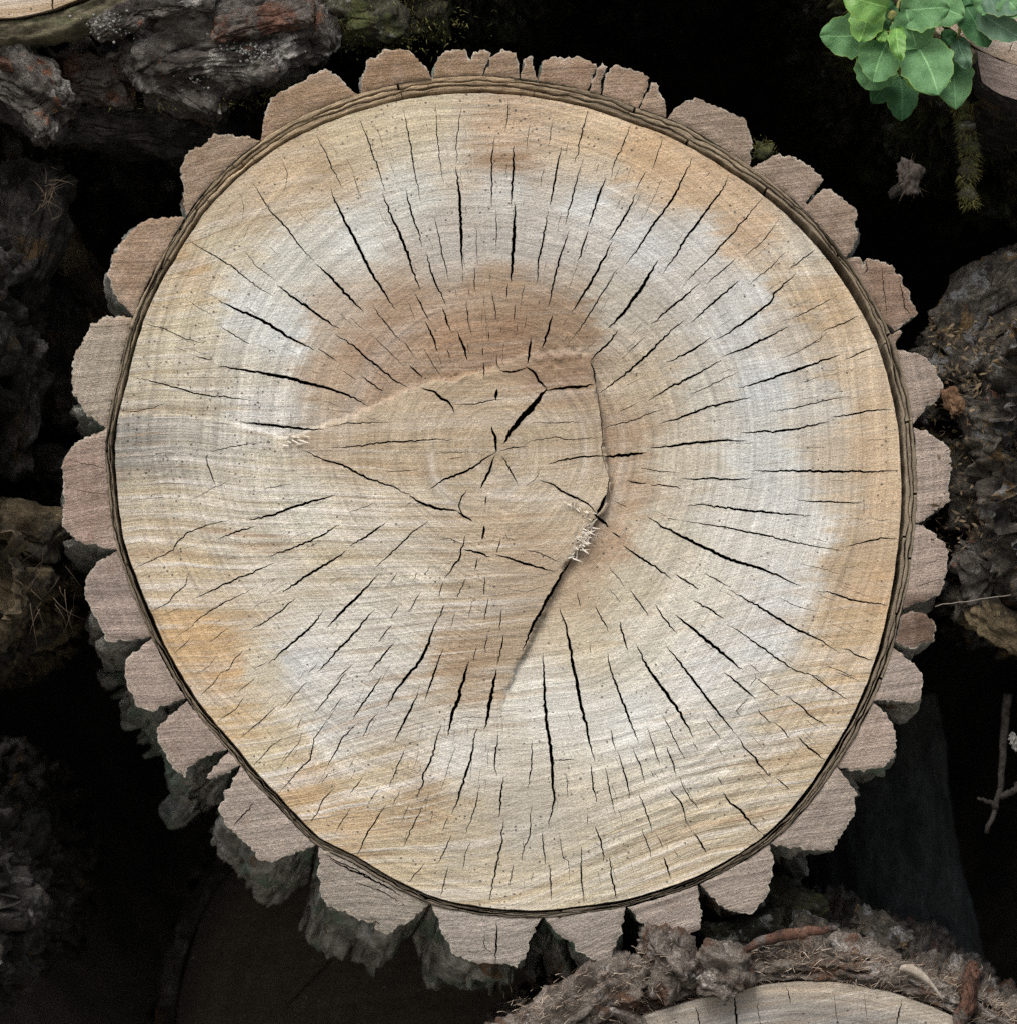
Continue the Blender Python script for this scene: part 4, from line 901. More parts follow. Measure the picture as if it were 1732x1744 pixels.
def cut_disc(parent, cx, cy, R, y0, mat_cols, seed, cracks=(), name="cut_face", irregular=0.02, grain_k=0.15, spacing=9.0, clip=None):
    a = np.linspace(-math.pi, math.pi, 200, endpoint=False)
    r = R * (1 + irregular * fbm(np.stack([np.cos(a) * 2 + seed, np.sin(a) * 2, 0 * a], 1), 4))
    ol = np.stack([cx + r * np.cos(a), cy + r * np.sin(a)], 1)
    rs = np.random.RandomState(seed)
    V, tris, he, re_ = planar(ol, [crack_poly(w, q, rs, 1.3) for w, q in cracks], spacing, seed=seed)
    x, y = V[:, 0], V[:, 1]
    u, v = x * S, (y + grain_k * (x - cx) + 6 * fbm(np.stack([x / 120, y / 120, 0 * x], 1), 3)) * S
    h = (0.5 * fbm(np.stack([u * 6, v * 120, 0 * u + seed], 1), 3) + 1.2 * fbm(np.stack([x / 120, y / 120, 0 * x + seed], 1), 3)) * 0.001
    front = Wn(x, y, 0 * x + y0) ; front[:, 1] -= h
    verts = [front]; faces = list(tris); hv = sorted({i for e in he for i in e}); hm = {i: k for k, i in enumerate(hv)}; nb = len(front)
    if hv:
        wb = front[hv].copy(); wb[:, 1] += 0.025; verts += [front[hv], wb]
        for p, q in he: i, j = nb + hm[p], nb + hm[q]; faces.append((j, i, i + len(hv), j + len(hv)))
        nb += 2 * len(hv)
    rv = sorted({i for e in re_ for i in e}); rm = {i: k for k, i in enumerate(rv)}
    b = front[rv].copy(); b[:, 1] += 0.05; verts += [front[rv], b]
    for p, q in re_: i, j = nb + rm[p], nb + rm[q]; faces.append((j, i, i + len(rv), j + len(rv)))
    idx = np.concatenate([np.arange(len(front)), hv, hv, rv, rv]).astype(int)
    o = mesh_obj(name, np.concatenate(verts), faces, M['wood'], parent)
    n_ = 0.5 + 0.5 * fbm(np.stack([u * 12, v * 70, 0 * u + seed], 1), 4)[:, None]
    rn = (np.hypot(x - cx, y - cy) / R)[:, None]
    col = lin(mat_cols[0])[None] * (1 - np.clip(n_, 0, 1)) + lin(mat_cols[1])[None] * np.clip(n_, 0, 1)
    if len(mat_cols) > 2: col = col + (lin(mat_cols[2])[None] - col) * sstep(0.9, 0.99, rn)
    col = col * K_ALB
    pa, pr = np.arctan2(y - cy, x - cx), np.hypot(x - cx, y - cy) * S
    set_attr(o, "col", 'FLOAT_COLOR', col[idx]); set_attr(o, "flow", 'FLOAT_VECTOR', np.stack([u, v, 0 * u], 1)[idx]); set_attr(o, "pol", 'FLOAT_VECTOR', np.stack([pa, pr, 0 * u], 1)[idx])
    set_attr(o, "mold", 'FLOAT', np.full(len(idx), 0.15)); set_attr(o, "ripple", 'FLOAT', np.full(len(idx), 0.0 if y0 > 0.3 else 0.3))
    return o

_ico = {}
def ico(n):
    if n not in _ico:
        import bmesh
        bm = bmesh.new(); bmesh.ops.create_icosphere(bm, subdivisions=n, radius=1.0)
        bm.verts.ensure_lookup_table()
        _ico[n] = (np.array([v.co[:] for v in bm.verts]), [[v.index for v in f.verts] for f in bm.faces]); bm.free()
    return _ico[n]

def chunk(name, px, py, y, half, rot, mat, parent, seed, depth=0.03, rough=0.16, sub=5, boxy=0.55, fine=0.05, cell=2.2):
    """an irregular slab or lump: half sizes in px, rot in degrees in the picture plane, depth half-size in m"""
    V, F = ico(sub); V = V.copy()
    V = np.sign(V) * np.abs(V) ** boxy; V /= np.maximum(np.abs(V).max(1), 1e-6)[:, None] ** 0.25
    sc = np.array([half[0], half[1], depth / S]); mn = sc.min()
    P = V * sc
    an = np.where(sc == sc.max(), 0.38, 1.0)
    q = P * an / (mn * 1.1) + seed * 5.7
    n1 = fbm(q * 1.2, 4); tq = n1 * 5.5; fl = np.floor(tq); terr = (fl + sstep(0.55, 1.0, tq - fl)) / 5.5
    f1, f2, cid = worley(P * an / sc.mean() * cell + seed * 3.3)
    dsp = rough * (0.5 * n1 + 1.3 * terr) + 0.10 * (sstep(0.0, 0.12, f2 - f1) - 0.6) + fine * 0.9 * fbm(q * 6, 4)
    nrm = P / sc ** 2; nrm /= np.linalg.norm(nrm, axis=1)[:, None]
    P = P + nrm * (dsp * mn * 1.4)[:, None]
    c, s_ = math.cos(math.radians(rot)), math.sin(math.radians(rot))
    X, Yp = P[:, 0] * c - P[:, 1] * s_, P[:, 0] * s_ + P[:, 1] * c
    k = (CAMD + y) / CAMD
    o0 = W(px, py, y)
    VV = np.stack([o0.x + X * S * k, o0.y + P[:, 2] * S * k, o0.z - Yp * S * k], 1)
    return mesh_obj(name, VV, F, mat, parent)

def strands(name, roots, dirs, length, width, mat, parent, seed, droop=0.4, curl=0.5, seg=3, kind="stuff"):
    """fine tapering blades: moss, bast fibre, hair roots"""
    rs = np.random.RandomState(seed); vv, ff = [], []
    for r, d in zip(roots, dirs):
        r = Vector(r); d = Vector(d).normalized(); L = length * rs.uniform(0.4, 1.3); w = width * rs.uniform(0.6, 1.4)
        side = d.cross(Vector(rs.normal(size=3))).normalized(); b = len(vv); p = r.copy(); bend = Vector(rs.normal(size=3)) * curl
        for k in range(seg):
            ww = w * (1 - k / seg); vv += [p + side * ww, p - side * ww]
            d = (d + (bend + Vector((0, 0, -droop))) / seg).normalized(); p = p + d * (L / seg)
        vv.append(p)
        for k in range(seg - 1): ff.append((b + 2 * k, b + 2 * k + 1, b + 2 * k + 3, b + 2 * k + 2))
        ff.append((b + 2 * seg - 2, b + 2 * seg - 1, b + 2 * seg))
    o = mesh_obj(name, vv, ff, mat, parent)
    if kind: o["kind"] = kind
    return o

def tube(path, radii, sides=8):
    path = [Vector(p) for p in path]; vv, ff = [], []
    for i, p in enumerate(path):
        d = (path[min(i + 1, len(path) - 1)] - path[max(i - 1, 0)]).normalized()
        a = d.cross(Vector((0.3, 1, 0.2))).normalized(); b = d.cross(a)
        for k in range(sides):
            t = 2 * math.pi * k / sides; vv.append(p + (a * math.cos(t) + b * math.sin(t)) * radii[i])
    for i in range(len(path) - 1):
        for k in range(sides):
            k2 = (k + 1) % sides; ff.append((i * sides + k, i * sides + k2, (i + 1) * sides + k2, (i + 1) * sides + k))
    ff.append(list(range(sides))[::-1]); ff.append([(len(path) - 1) * sides + k for k in range(sides)])
    return vv, ff

def wob(pts, n, jit, seed):
    rs = np.random.RandomState(seed); p = np.array([tuple(q) for q in pts], float)
    cum = np.concatenate([[0], np.cumsum(np.linalg.norm(np.diff(p, axis=0), axis=1))]); t = np.linspace(0, cum[-1], n)
    r = np.stack([np.interp(t, cum, p[:, i]) for i in range(3)], 1)
    return r + rs.normal(size=r.shape) * jit

def ring_front(parent, cx, cy, r0, r1, y0, mat, seed, name="bark_edge", th=(0, 2 * math.pi), n=300, m=10, rough=4.0, amp=0.006):
    """the broken front edge of a log's bark, between wood and outer surface"""
    t = np.linspace(th[0], th[1], n); rows = []
    for k in range(m):
        f = k / (m - 1)
        r = r0 + (r1 - r0) * f + rough * fbm(np.stack([np.cos(t) * 20 + seed, np.sin(t) * 20, 0 * t + f * 2], 1), 3) * (0.4 + f)
        p = Wn(cx + r * np.cos(t), cy + r * np.sin(t), 0 * t + y0)
        p[:, 1] += amp * fbm(np.stack([np.cos(t) * 12 + seed, np.sin(t) * 12, 0 * t + f * 4], 1), 4) + 0.05 * max(0, f - 0.8) + (0.02 if k == 0 else 0)
        rows.append(p)
    back = rows[-1].copy(); back[:, 1] += 0.03; rows.append(back); m += 1
    F = [(j * n + i, j * n + i + 1, (j + 1) * n + i + 1, (j + 1) * n + i) for j in range(m - 1) for i in range(n - 1)]
    return mesh_obj(name, np.concatenate(rows), F, mat, parent)

def scatter_on(grid, rs, n, sel=None):
    """random points of a bark_shell grid with outward directions"""
    nd, nt, _ = grid.shape; ctr = grid.mean(1)
    out = []
    while len(out) < n:
        j, i = rs.randint(0, nd - 1), rs.randint(0, nt - 1); p = grid[j, i]
        if sel is not None and not sel(p): 
            continue
        dv = p - ctr[j]; out.append((p, dv / (np.linalg.norm(dv) + 1e-9)))
    return out

def pix(p):   # world point -> photograph pixel
    k = CAMD / (CAMD + p[1]); return PX0 + p[0] * k / S, PY0 - p[2] * k / S

def build_top_left_log():
    g = "logs stacked around the big cut log"
    r = empty("neighbour_log", W(0, 150, 0), "log with pale cut end and rusty grey flaking bark, in the upper left corner", "log", g)
    cx, cy, R = -12, -395, 424
    cut_disc(r, cx, cy, R, 0.0, ((196, 186, 168), (214, 210, 202), (180, 158, 128)), 21, [(5, [(89, -30), (90, 0), (91, 24)])], spacing=12)
    ring_front(r, cx, cy, R + 1, R + 48, 0.004, M['olive_bark'], 2, "inner_bark", (0.2, 2.8), 320, 10, 3.0, 0.004)
    bark_shell("bark", cx, cy, R + 62, 0.05, 0.62, M['grey_bark'], r, (0, -0.16), 4, 95, 46, 16, 0.1, 2.9, 300, 150)
    M_, G_ = M['rust_bark'], M['grey_bark']
    for i, (px, py, y, hf, rot, mt, dp) in enumerate([
        (390, 70, 0.035, (165, 62), -8, G_, 0.035), (450, 38, 0.005, (88, 22), -10, M_, 0.02), (310, 125, 0.05, (95, 52), 28, G_, 0.03), (205, 38, 0.0, (48, 18), -22, G_, 0.014),
        (168, 128, 0.085, (62, 42), 4, M_, 0.03), (45, 150, 0.05, (88, 48), 42, G_, 0.035), (430, 120, 0.05, (92, 32), -10, G_, 0.03), (235, 222, 0.13, (180, 38), 8, M['dark_bark'], 0.05), (300, 12, 0.0, (70, 16), -4, G_, 0.015), (20, 108, 0.03, (60, 14), 14, M_, 0.015)]):
        chunk("bark_plate", px, py, y, hf, rot, mt, r, 30 + i, dp, 0.24, 6, 0.5, 0.12, 3.0)
    rs = np.random.RandomState(8); roots, dirs = [], []
    for k in range(1500):
        f = rs.rand(); px, py = (515 + rs.normal() * 12 - 60 * f * f, 20 + 150 * f + rs.normal() * 8) if rs.rand() < .6 else (330 + rs.normal() * 45, 172 + rs.normal() * 10)
        roots.append(W(px, py, 0.02 + rs.rand() * 0.05)); dirs.append((rs.normal() * .6, -0.8, rs.normal() * .6 - .2))
    strands("moss", roots, dirs, 0.006, 0.0004, M['moss'], r, 5)
    # pale crumbs of lichen
    V, F = ico(1); vv, ff = [], []
    for k in range(420):
        z = rs.randint(0, 3); c = [(185, 42, 40, 12, -.006), (430, 90, 60, 10, .0), (330, 110, 50, 18, .018)][z]
        q = W(c[0] + rs.normal() * c[2] * .5, c[1] + rs.normal() * c[3], c[4] - rs.rand() * .012); s_ = rs.uniform(0.0004, 0.0016); b = len(vv)
        vv += [tuple(q + Vector(v) * s_ * rs.uniform(.6, 1.3)) for v in V]; ff += [[i + b for i in f] for f in F]
    o = mesh_obj("lichen", vv, ff, M['lichen'], r); o["kind"] = "stuff"

def build_left_logs():
    g = "logs stacked around the big cut log"
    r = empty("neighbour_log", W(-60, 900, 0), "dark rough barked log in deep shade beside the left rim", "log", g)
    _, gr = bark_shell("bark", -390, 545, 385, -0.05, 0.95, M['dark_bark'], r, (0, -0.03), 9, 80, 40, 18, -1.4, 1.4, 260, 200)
    rs = np.random.RandomState(1)
    for i, (px, py, y, hf, rot) in enumerate([(30, 420, .16, (60, 150), 12), (105, 600, .30, (42, 130), -14), (10, 690, .14, (60, 120), 8), (150, 480, .34, (26, 110), -28), (85, 790, .28, (60, 40), 8)]):
        chunk("bark_plate", px, py, y, hf, rot, M['tan_bark'] if i == 3 else M['dark_bark'], r, 60 + i, 0.03, 0.3, 5, 0.6, 0.14)
    roots, dirs = [], []
    for k in range(40):
        roots.append(W(80 + rs.normal() * 8, 330 + rs.normal() * 20, 0.05)); dirs.append((rs.normal() * .8 + .2, -.3, rs.normal() + .2))
    strands("bast_fibre", roots, dirs, 0.022, 0.0006, M['dark_fibre'], r, 3, 0.2)
    r = empty("neighbour_log", W(-60, 1130, 0), "yellowish tan log stub with stringy roots below the dark one", "log", g)
    _, gr = bark_shell("bark", -160, 990, 190, -0.03, 0.5, M['tan_bark'], r, (0, -0.05), 12, 60, 22, 10, -1.6, 1.6, 200, 120, 3.0)
    for i, (px, py, y, hf, rot) in enumerate([(40, 900, .08, (74, 40), 14), (22, 985, .09, (66, 54), 30), (42, 1072, .16, (66, 34), -25)]):
        chunk("bark_plate", px, py, y, hf, rot, M['tan_bark'], r, 70 + i, 0.03, 0.26, 5, 0.6, 0.08)
    roots, dirs = [], []
    for k in range(26):
        roots.append(W(40 + rs.rand() * 90, 930 + rs.rand() * 120, 0.0)); dirs.append((rs.normal() * .4, -.2, -1 + rs.normal() * .3))
    strands("root_hair", roots, dirs, 0.035, 0.0003, M['dark_fibre'], r, 4, 0.1, 0.7, 5)
    r = empty("neighbour_log", W(-60, 1700, 0), "grey brown barked log at the lower left edge", "log", g)
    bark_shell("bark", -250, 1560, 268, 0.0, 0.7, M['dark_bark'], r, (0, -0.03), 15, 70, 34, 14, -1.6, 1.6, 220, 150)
    for i, (px, py, y, hf, rot) in enumerate([(15, 1550, .06, (62, 28), -8), (8, 1620, .10, (56, 44), 70), (10, 1440, .2, (50, 60), 10)]):
        chunk("bark_plate", px, py, y, hf, rot, (M['dark_bark'], M['dark_bark'], M['smooth_bark'])[i], r, 80 + i, 0.03, 0.26, 5, 0.6, 0.1)

def build_bottom_logs():
    g = "logs stacked around the big cut log"
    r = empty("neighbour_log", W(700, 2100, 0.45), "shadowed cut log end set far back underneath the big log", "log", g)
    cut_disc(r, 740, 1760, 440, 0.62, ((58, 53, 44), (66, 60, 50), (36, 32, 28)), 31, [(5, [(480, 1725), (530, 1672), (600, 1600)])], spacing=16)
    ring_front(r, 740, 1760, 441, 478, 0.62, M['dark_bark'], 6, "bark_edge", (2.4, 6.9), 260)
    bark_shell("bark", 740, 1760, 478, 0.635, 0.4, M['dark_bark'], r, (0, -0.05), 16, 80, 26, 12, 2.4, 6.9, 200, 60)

    r = empty("neighbour_log", W(1370, 2500, 0), "grey cut log with shaggy fibrous bark at the lower right", "log", g)
    cx, cy, R = 1362, 2292, 620
    cut_disc(r, cx, cy, R, -0.01, ((122, 119, 112), (160, 159, 156), (170, 162, 148)), 41,
             [(6, [(1249, 1690), (1252, 1715), (1256, 1760)]), (3, [(1339, 1680), (1342, 1695), (1346, 1712)]), (3, [(1183, 1712), (1188, 1730), (1192, 1760)]), (4, [(1535, 1702), (1530, 1722), (1526, 1760)]),
              (1.5, [(1290, 1700), (1292, 1730), (1296, 1760)]), (1.5, [(1420, 1690), (1424, 1720), (1426, 1755)]), (1.3, [(1470, 1690), (1474, 1712), (1476, 1740)])], irregular=0.012)
    ring_front(r, cx, cy, R + 1, R + 36, -0.004, M['shaggy_bark'], 9, "bark_edge", (3.9, 5.5), 420, 12, 5.0, 0.010)
    _, gr = bark_shell("bark", cx, cy, R + 40, 0.01, 0.55, M['shaggy_bark'], r, (0, 0.02), 18, 55, 30, 16, 3.8, 5.6, 320, 160, 3.0, 0.01)
    SH = M['shaggy_bark']
    for i, (px, py, y, hf, rot, mt) in enumerate([(1140, 1636, -.005, (34, 56), -28, SH), (1222, 1654, -.010, (44, 38), 10, SH), (1330, 1640, .03, (80, 34), -12, SH), (1450, 1640, .03, (90, 30), 14, SH), (985, 1706, .0, (120, 32), -34, SH),
                                                  (1045, 1686, .0, (66, 30), -24, SH), (1560, 1672, .02, (60, 20), 24, SH), (900, 1755, .0, (70, 34), -25, SH), (1400, 1605, .07, (60, 28), 20, M['litter_bark']), (1500, 1592, .09, (50, 22), 30, M['litter_bark']), (1645, 1692, .0, (11, 54), 12, M['rust_bark']),
                                                  (1265, 1600, .06, (70, 40), -8, M['moss_bark']), (1340, 1560, .10, (60, 46), 12, M['moss_bark'])]):
        chunk("bark_plate", px, py, y, hf, rot, mt, r, 90 + i, 0.022, 0.34, 5, 0.65, 0.16, 3.0)
    # the rotted knot hole: a lip of bark round a dark pit
    n, m = 48, 14; vv, ff = [], []
    for j in range(n):
        t = 2 * math.pi * j / n
        for i in range(m):
            s_ = 2 * math.pi * i / m; rr = 15 * (1 + .25 * math.sin(3 * t + s_)); ra = 46 + rr * math.cos(s_)
            vv.append(W(1042 + ra * math.cos(t), 1752 + 0.62 * ra * math.sin(t), -0.012 - rr * S * math.sin(s_) * 1.2))
    for j in range(n):
        for i in range(m): ff.append((j * m + i, ((j + 1) % n) * m + i, ((j + 1) % n) * m + (i + 1) % m, j * m + (i + 1) % m))
    V = np.array([tuple(v) for v in vv]); V += 0.003 * np.stack([fbm(V * 90 + k * 9, 3) for k in range(3)], 1)
    mesh_obj("knot_hole", V, ff, SH, r)
    rs = np.random.RandomState(11); roots, dirs = [], []
    for k in range(4200):
        t = rs.uniform(4.1, 5.35); rad = R + rs.uniform(0, 60)
        px, py = cx + rad * math.cos(t), cy + rad * math.sin(t)
        roots.append(W(px, py, rs.uniform(-0.012, 0.03))); tv = rs.choice([-1, 1])
        dirs.append((-math.sin(t) * tv + rs.normal() * .5, -0.5 + rs.normal() * .4, math.cos(t) * tv + rs.normal() * .5 + .25))
    for k in range(420):   # tufts standing up
        c = [(1130, 1610), (1360, 1600), (1490, 1660), (1640, 1640), (1210, 1630)][rs.randint(0, 5)]
        roots.append(W(c[0] + rs.normal() * 16, c[1] + 25 + rs.normal() * 9, rs.uniform(-.012, .02))); dirs.append((rs.normal() * .6, -.3, 1.0 + rs.normal() * .4))
    for k in range(1500):   # frayed fibres over the lower left flank
        f = rs.rand(); roots.append(W(870 + 260 * f + rs.normal() * 18, 1752 - 110 * f + rs.normal() * 22, rs.uniform(-.03, .0))); dirs.append((.9 + rs.normal() * .5, -.4, .45 + rs.normal() * .5))
    strands("bast_fibre", roots, dirs, 0.011, 0.00032, M['fibre'], r, 12, 0.25, 0.7, 4)
    # things lying on it
    v, f = tube(wob([W(1262, 1622, .0), W(1300, 1600, -.004), W(1360, 1588, -.006), W(1424, 1582, .0)], 18, 0.0006, 3), [0.0025 + 0.0028 * math.sin(math.pi * i / 17) for i in range(18)])
    tag(mesh_obj("bark_strip", v, f, M['rust_bark']), "thin curved strip of reddish bark lying on the shaggy log", "bark strip")
    # dry leaf blade
    n = 14; vv, ff = [], []
    for i in range(n):
        t = i / (n - 1); px, py = 1532 + 74 * t, 1648 + 60 * t * t - 4 * t; w = 6.5 * math.sin(math.pi * (0.08 + 0.92 * t) ** 0.7) * (1 - .3 * t) + .6
        for k, s_ in enumerate((-1, -.5, 0, .5, 1)):
            vv.append(W(px + s_ * w * .55, py - s_ * w, -0.022 + 0.0015 * abs(s_) - 0.003 * math.sin(3 * t)))
    for i in range(n - 1):
        for k in range(4): ff.append((i * 5 + k, i * 5 + k + 1, i * 5 + k + 6, i * 5 + k + 5))
    o = mesh_obj("dry_leaf", vv, ff, M['dry_leaf']); sm = o.modifiers.new("thick", 'SOLIDIFY'); sm.thickness = 0.0004
    tag(o, "narrow pale dry leaf lying on the shaggy bark", "dry leaf")

    # smooth upright trunk behind
    r = empty("smooth_trunk", W(1560, 2000, 0.22), "smooth blue grey trunk standing in shade behind the shaggy log", "trunk", None)
    n, m = 90, 110; vv = []
    T, Hh = np.meshgrid(np.linspace(0, 2 * math.pi, n), np.linspace(-0.9, 0, m)); T, Hh = T.ravel(), Hh.ravel()
    top = np.array(W(1440, 1180, 0.55)); rad = 0.088 * (1 + 0.10 * fbm(np.stack([np.cos(T) * 1.6, np.sin(T) * 1.6, Hh * 9], 1), 5) + 0.05 * fbm(np.stack([np.cos(T) * 9, np.sin(T) * 9, Hh * 14], 1), 3)) 
    V = np.stack([top[0] + rad * np.cos(T) + 0.17 * -Hh, top[1] + rad * np.sin(T), top[2] + Hh], 1)
    F = [(j * n + i, j * n + i + 1, (j + 1) * n + i + 1, (j + 1) * n + i) for j in range(m - 1) for i in range(n - 1)]
    mesh_obj("bark", V, F, M['smooth_bark'], r)

def build_right_log():
    g = "logs stacked around the big cut log"
    r = empty("neighbour_log", W(1800, 1130, 0), "dark weathered log strewn with brown bark litter beside the right rim", "log", g)
    _, gr = bark_shell("bark", 2085, 775, 388, -0.06, 0.8, M['litter_bark'], r, (0, -0.03), 20, 75, 44, 22, 1.7, 4.6, 280, 220, 1.6)
    for i, (px, py, y, hf, rot, mt) in enumerate([(1690, 520, .14, (120, 52), -42, 0), (1650, 640, .10, (80, 40), -12, 0), (1700, 700, .05, (60, 60), 60, 1), (1668, 830, .07, (52, 72), 5, 0), (1690, 960, .05, (62, 60), -20, 1), (1700, 1060, .05, (80, 26), 32, 2), (1640, 950, .14, (48, 70), 0, 0), (1620, 590, .17, (60, 40), -40, 0), (1716, 830, .02, (30, 60), 10, 0), (1640, 1020, .06, (34, 30), 0, 0)]):
        chunk("bark_plate", px, py, y, hf, rot, (M['litter_bark'], M['grey_bark'], M['tan_bark'])[mt], r, 120 + i, 0.035, 0.32, 5, 0.6, 0.16, 3.0)
    rs = np.random.RandomState(14); vv, ff = [], []
    for k in range(1100):
        px, py = rs.uniform(1585, 1740), rs.uniform(540, 960)
        if px < 1625 and 640 < py < 900 and rs.rand() < .5: continue
        c = W(px, py, rs.uniform(-.005, .06)); a = Vector(rs.normal(size=3)).normalized(); b_ = a.cross(Vector(rs.normal(size=3))).normalized(); n_ = a.cross(b_)
        L, w = rs.uniform(.001, .005), rs.uniform(.0005, .0018); b = len(vv)
        vv += [c - a * L, c - a * L * .3 + b_ * w, c + a * L * .5 + b_ * w * .8 + n_ * w * .4, c + a * L + n_ * w, c + a * L * .4 - b_ * w, c - a * L * .4 - b_ * w * .9]
        ff += [(b, b + 1, b + 2, b + 3, b + 4, b + 5)]
    o = mesh_obj("bark_litter", vv, ff, M['litter'], r, False); o["kind"] = "stuff"
    for (px, py, hf, rot, sd) in ((1622, 682, (15, 24), -25, 5),):
        chunk("bark_chip", px, py, -0.002 if px > 1600 else 0.03, hf, rot, M['rust_chip'], r, 140 + sd, 0.004, 0.35, 5, 0.75, 0.1)
    # a stem of dry straw
    v, f = tube(wob([W(1592, 1032, -.02), W(1650, 1024, -.02), W(1700, 1016, -.025), W(1760, 1008, -.03)], 14, 0.0003, 8), [0.00042] * 14, 6)
    tag(mesh_obj("straw", v, f, M['straw']), "single grey dry stalk lying across the right log", "straw")
    # forked twig with pale flakes, lower right
    r2 = empty("hanging_twig", W(1700, 1250, .1), "dark forked twig with pale flakes hanging in the right gap", "twig")
    v, f = tube(wob([W(1716, 1180, .1), W(1708, 1260, .1), W(1704, 1330, .1), W(1694, 1380, .1), W(1680, 1418, .1)], 20, 0.0006, 9), list(np.linspace(.0042, .002, 20)), 8)
    mesh_obj("stem", v, f, M['twig'], r2)
    v, f = tube(wob([W(1702, 1356, .1), W(1722, 1350, .095), W(1740, 1330, .09)], 10, 0.0005, 10), [.003] * 10, 8); mesh_obj("branch", v, f, M['twig'], r2)
    v, f = tube(wob([W(1698, 1374, .1), W(1682, 1366, .095), W(1666, 1358, .09)], 10, 0.0005, 12), list(np.linspace(.003, .0012, 10)), 8); mesh_obj("branch", v, f, M['twig'], r2)
    for i, (px, py) in enumerate([(1726, 1262)]):
        chunk("pale_flake", px, py, .085, (6, 15 - 3 * i), 25 * i - 10, M['lichen'], r2, 160 + i, .0015, .9, 4, .9, .4)

def build_top_logs():
    g = "logs stacked around the big cut log"
    r = empty("neighbour_log", W(660, -100, 0), "mossy log above the top left of the rim", "log", g)
    _, gr = bark_shell("bark", 650, -420, 398, 0.02, 0.6, M['moss_bark'], r, (0, -0.06), 23, 60, 30, 18, 0.3, 2.84, 300, 140)
    for i, (px, py, y, hf, rot) in enumerate([(620, 30, .05, (70, 34), -5), (700, 20, .07, (60, 40), 12), (570, 20, .06, (36, 40), 20)]):
        chunk("bark_plate", px, py, y, hf, rot, M['moss_bark'], r, 170 + i, .03, .34, 5, .6, .16, 3.0)
    rs = np.random.RandomState(15); roots, dirs = [], []
    for k in range(2400):
        roots.append(W(645 + rs.normal() * 62, 28 + rs.normal() * 26, .02 + rs.rand() * .05)); dirs.append((rs.normal() * .6, -.9, rs.normal() * .6 - .2))
    strands("moss", roots, dirs, .006, .0004, M['moss'], r, 16)
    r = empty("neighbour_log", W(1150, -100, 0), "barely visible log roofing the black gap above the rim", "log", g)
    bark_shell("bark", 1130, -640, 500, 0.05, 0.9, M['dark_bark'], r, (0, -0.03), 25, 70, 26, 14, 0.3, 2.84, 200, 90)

    r = empty("neighbour_log", W(1820, 160, 0), "log with pinkish bark rim behind the green leaves, upper right corner", "log", g)
    cx, cy, R = 1830, -232, 352
    cut_disc(r, cx, cy, R, 0.02, ((176, 160, 146), (196, 184, 172), (176, 158, 140)), 51, [(2.5, [(1726, 70), (1720, 82), (1716, 92)])], spacing=12)
    ring_front(r, cx, cy, R + 3, R + 22, 0.022, M['inner_bark'], 12, "inner_bark", (0.6, 3.0), 240, 6, 2.0, 0.003)
    # one thick plate of cut bark
    pl = np.array([(1664, 86), (1666, 112), (1672, 140), (1688, 152), (1706, 162), (1732, 170), (1775, 172), (1775, 122), (1732, 112), (1700, 102), (1680, 92)], float)
    ol = resample(np.concatenate([pl, pl[:1]]), 4)[:-1]
    V, tris, he, re_ = planar(ol, [], 5.5, seed=3); x, y = V[:, 0], V[:, 1]
    fr = Wn(x, y, 0 * x + 0.018); fr[:, 1] -= 0.0008 * fbm(np.stack([x / 12, y / 12, 0 * x], 1), 3)
    rv = sorted({i for e in re_ for i in e}); rm = {i: k for k, i in enumerate(rv)}; bk = fr[rv].copy(); bk[:, 1] += .2; bk[:, 2] -= .03
    faces = list(tris) + [(len(fr) + rm[q], len(fr) + rm[p], len(fr) + len(rv) + rm[p], len(fr) + len(rv) + rm[q]) for p, q in re_]
    idx = np.concatenate([np.arange(len(fr)), rv, rv]).astype(int)
    o = mesh_obj("bark_plate", np.concatenate([fr, fr[rv], bk]), faces, None, r, True, [M['cut_bark'], M['dark_bark']], [0] * len(tris) + [1] * len(re_))
    set_attr(o, "col", 'FLOAT_COLOR', np.tile(lin((172, 156, 148)) * K_ALB, (len(idx), 1))); set_attr(o, "flow", 'FLOAT_VECTOR', np.stack([x * S, (y - .3 * x) * S, 0 * x], 1)[idx]); set_attr(o, "pol", 'FLOAT_VECTOR', np.stack([x * S, y * S, 0 * x], 1)[idx])
    _, gr = bark_shell("bark", cx, cy, R + 92, 0.06, 0.8, M['moss_bark'], r, (0, -0.03), 27, 70, 36, 16, 1.2, 3.4, 260, 200)
    rs = np.random.RandomState(18); roots, dirs = [], []
    for k in range(2600):
        p, dvec = scatter_on(gr[:150], rs, 1)[0]; roots.append(p); dirs.append(tuple(dvec + rs.normal(size=3) * .5))
    strands("moss", roots, dirs, .012, .0005, M['moss'], r, 19, .9, .6)

    # mossy hanging root
    r2 = empty("mossy_root", W(1640, 150, .06), "moss covered root hanging under the leaves, ending in a ragged knob", "root")
    path = wob([W(1632, 130, .075), W(1640, 200, .07), W(1652, 260, .065), W(1644, 305, .06), W(1650, 345, .06)], 40, .0008, 21)
    rad = [0.0062 + .002 * math.sin(i * .9) + .002 * random.random() for i in range(32)] + [.004, .003, .003, .006, .0085, .009, .007, .003]
    v, f = tube(path, rad, 10); mesh_obj("stem", v, f, M['moss_bark'], r2)
    roots, dirs = [], []
    for k in range(1500):
        i = rs.randint(0, 40); a = rs.uniform(0, 6.28); dv = np.array([math.cos(a), math.sin(a) * .8 - .3, -.5 + rs.normal() * .3])
        roots.append(path[i] + dv * rad[i] * .8); dirs.append(tuple(dv + rs.normal(size=3) * .3))
    strands("moss", roots, dirs, .007, .00045, M['moss'], r2, 22, .8, .6)
    r3 = empty("felt_tuft", W(1548, 300, .09), "small grey felted tuft with loose threads in the dark gap below the leaves", "tuft")
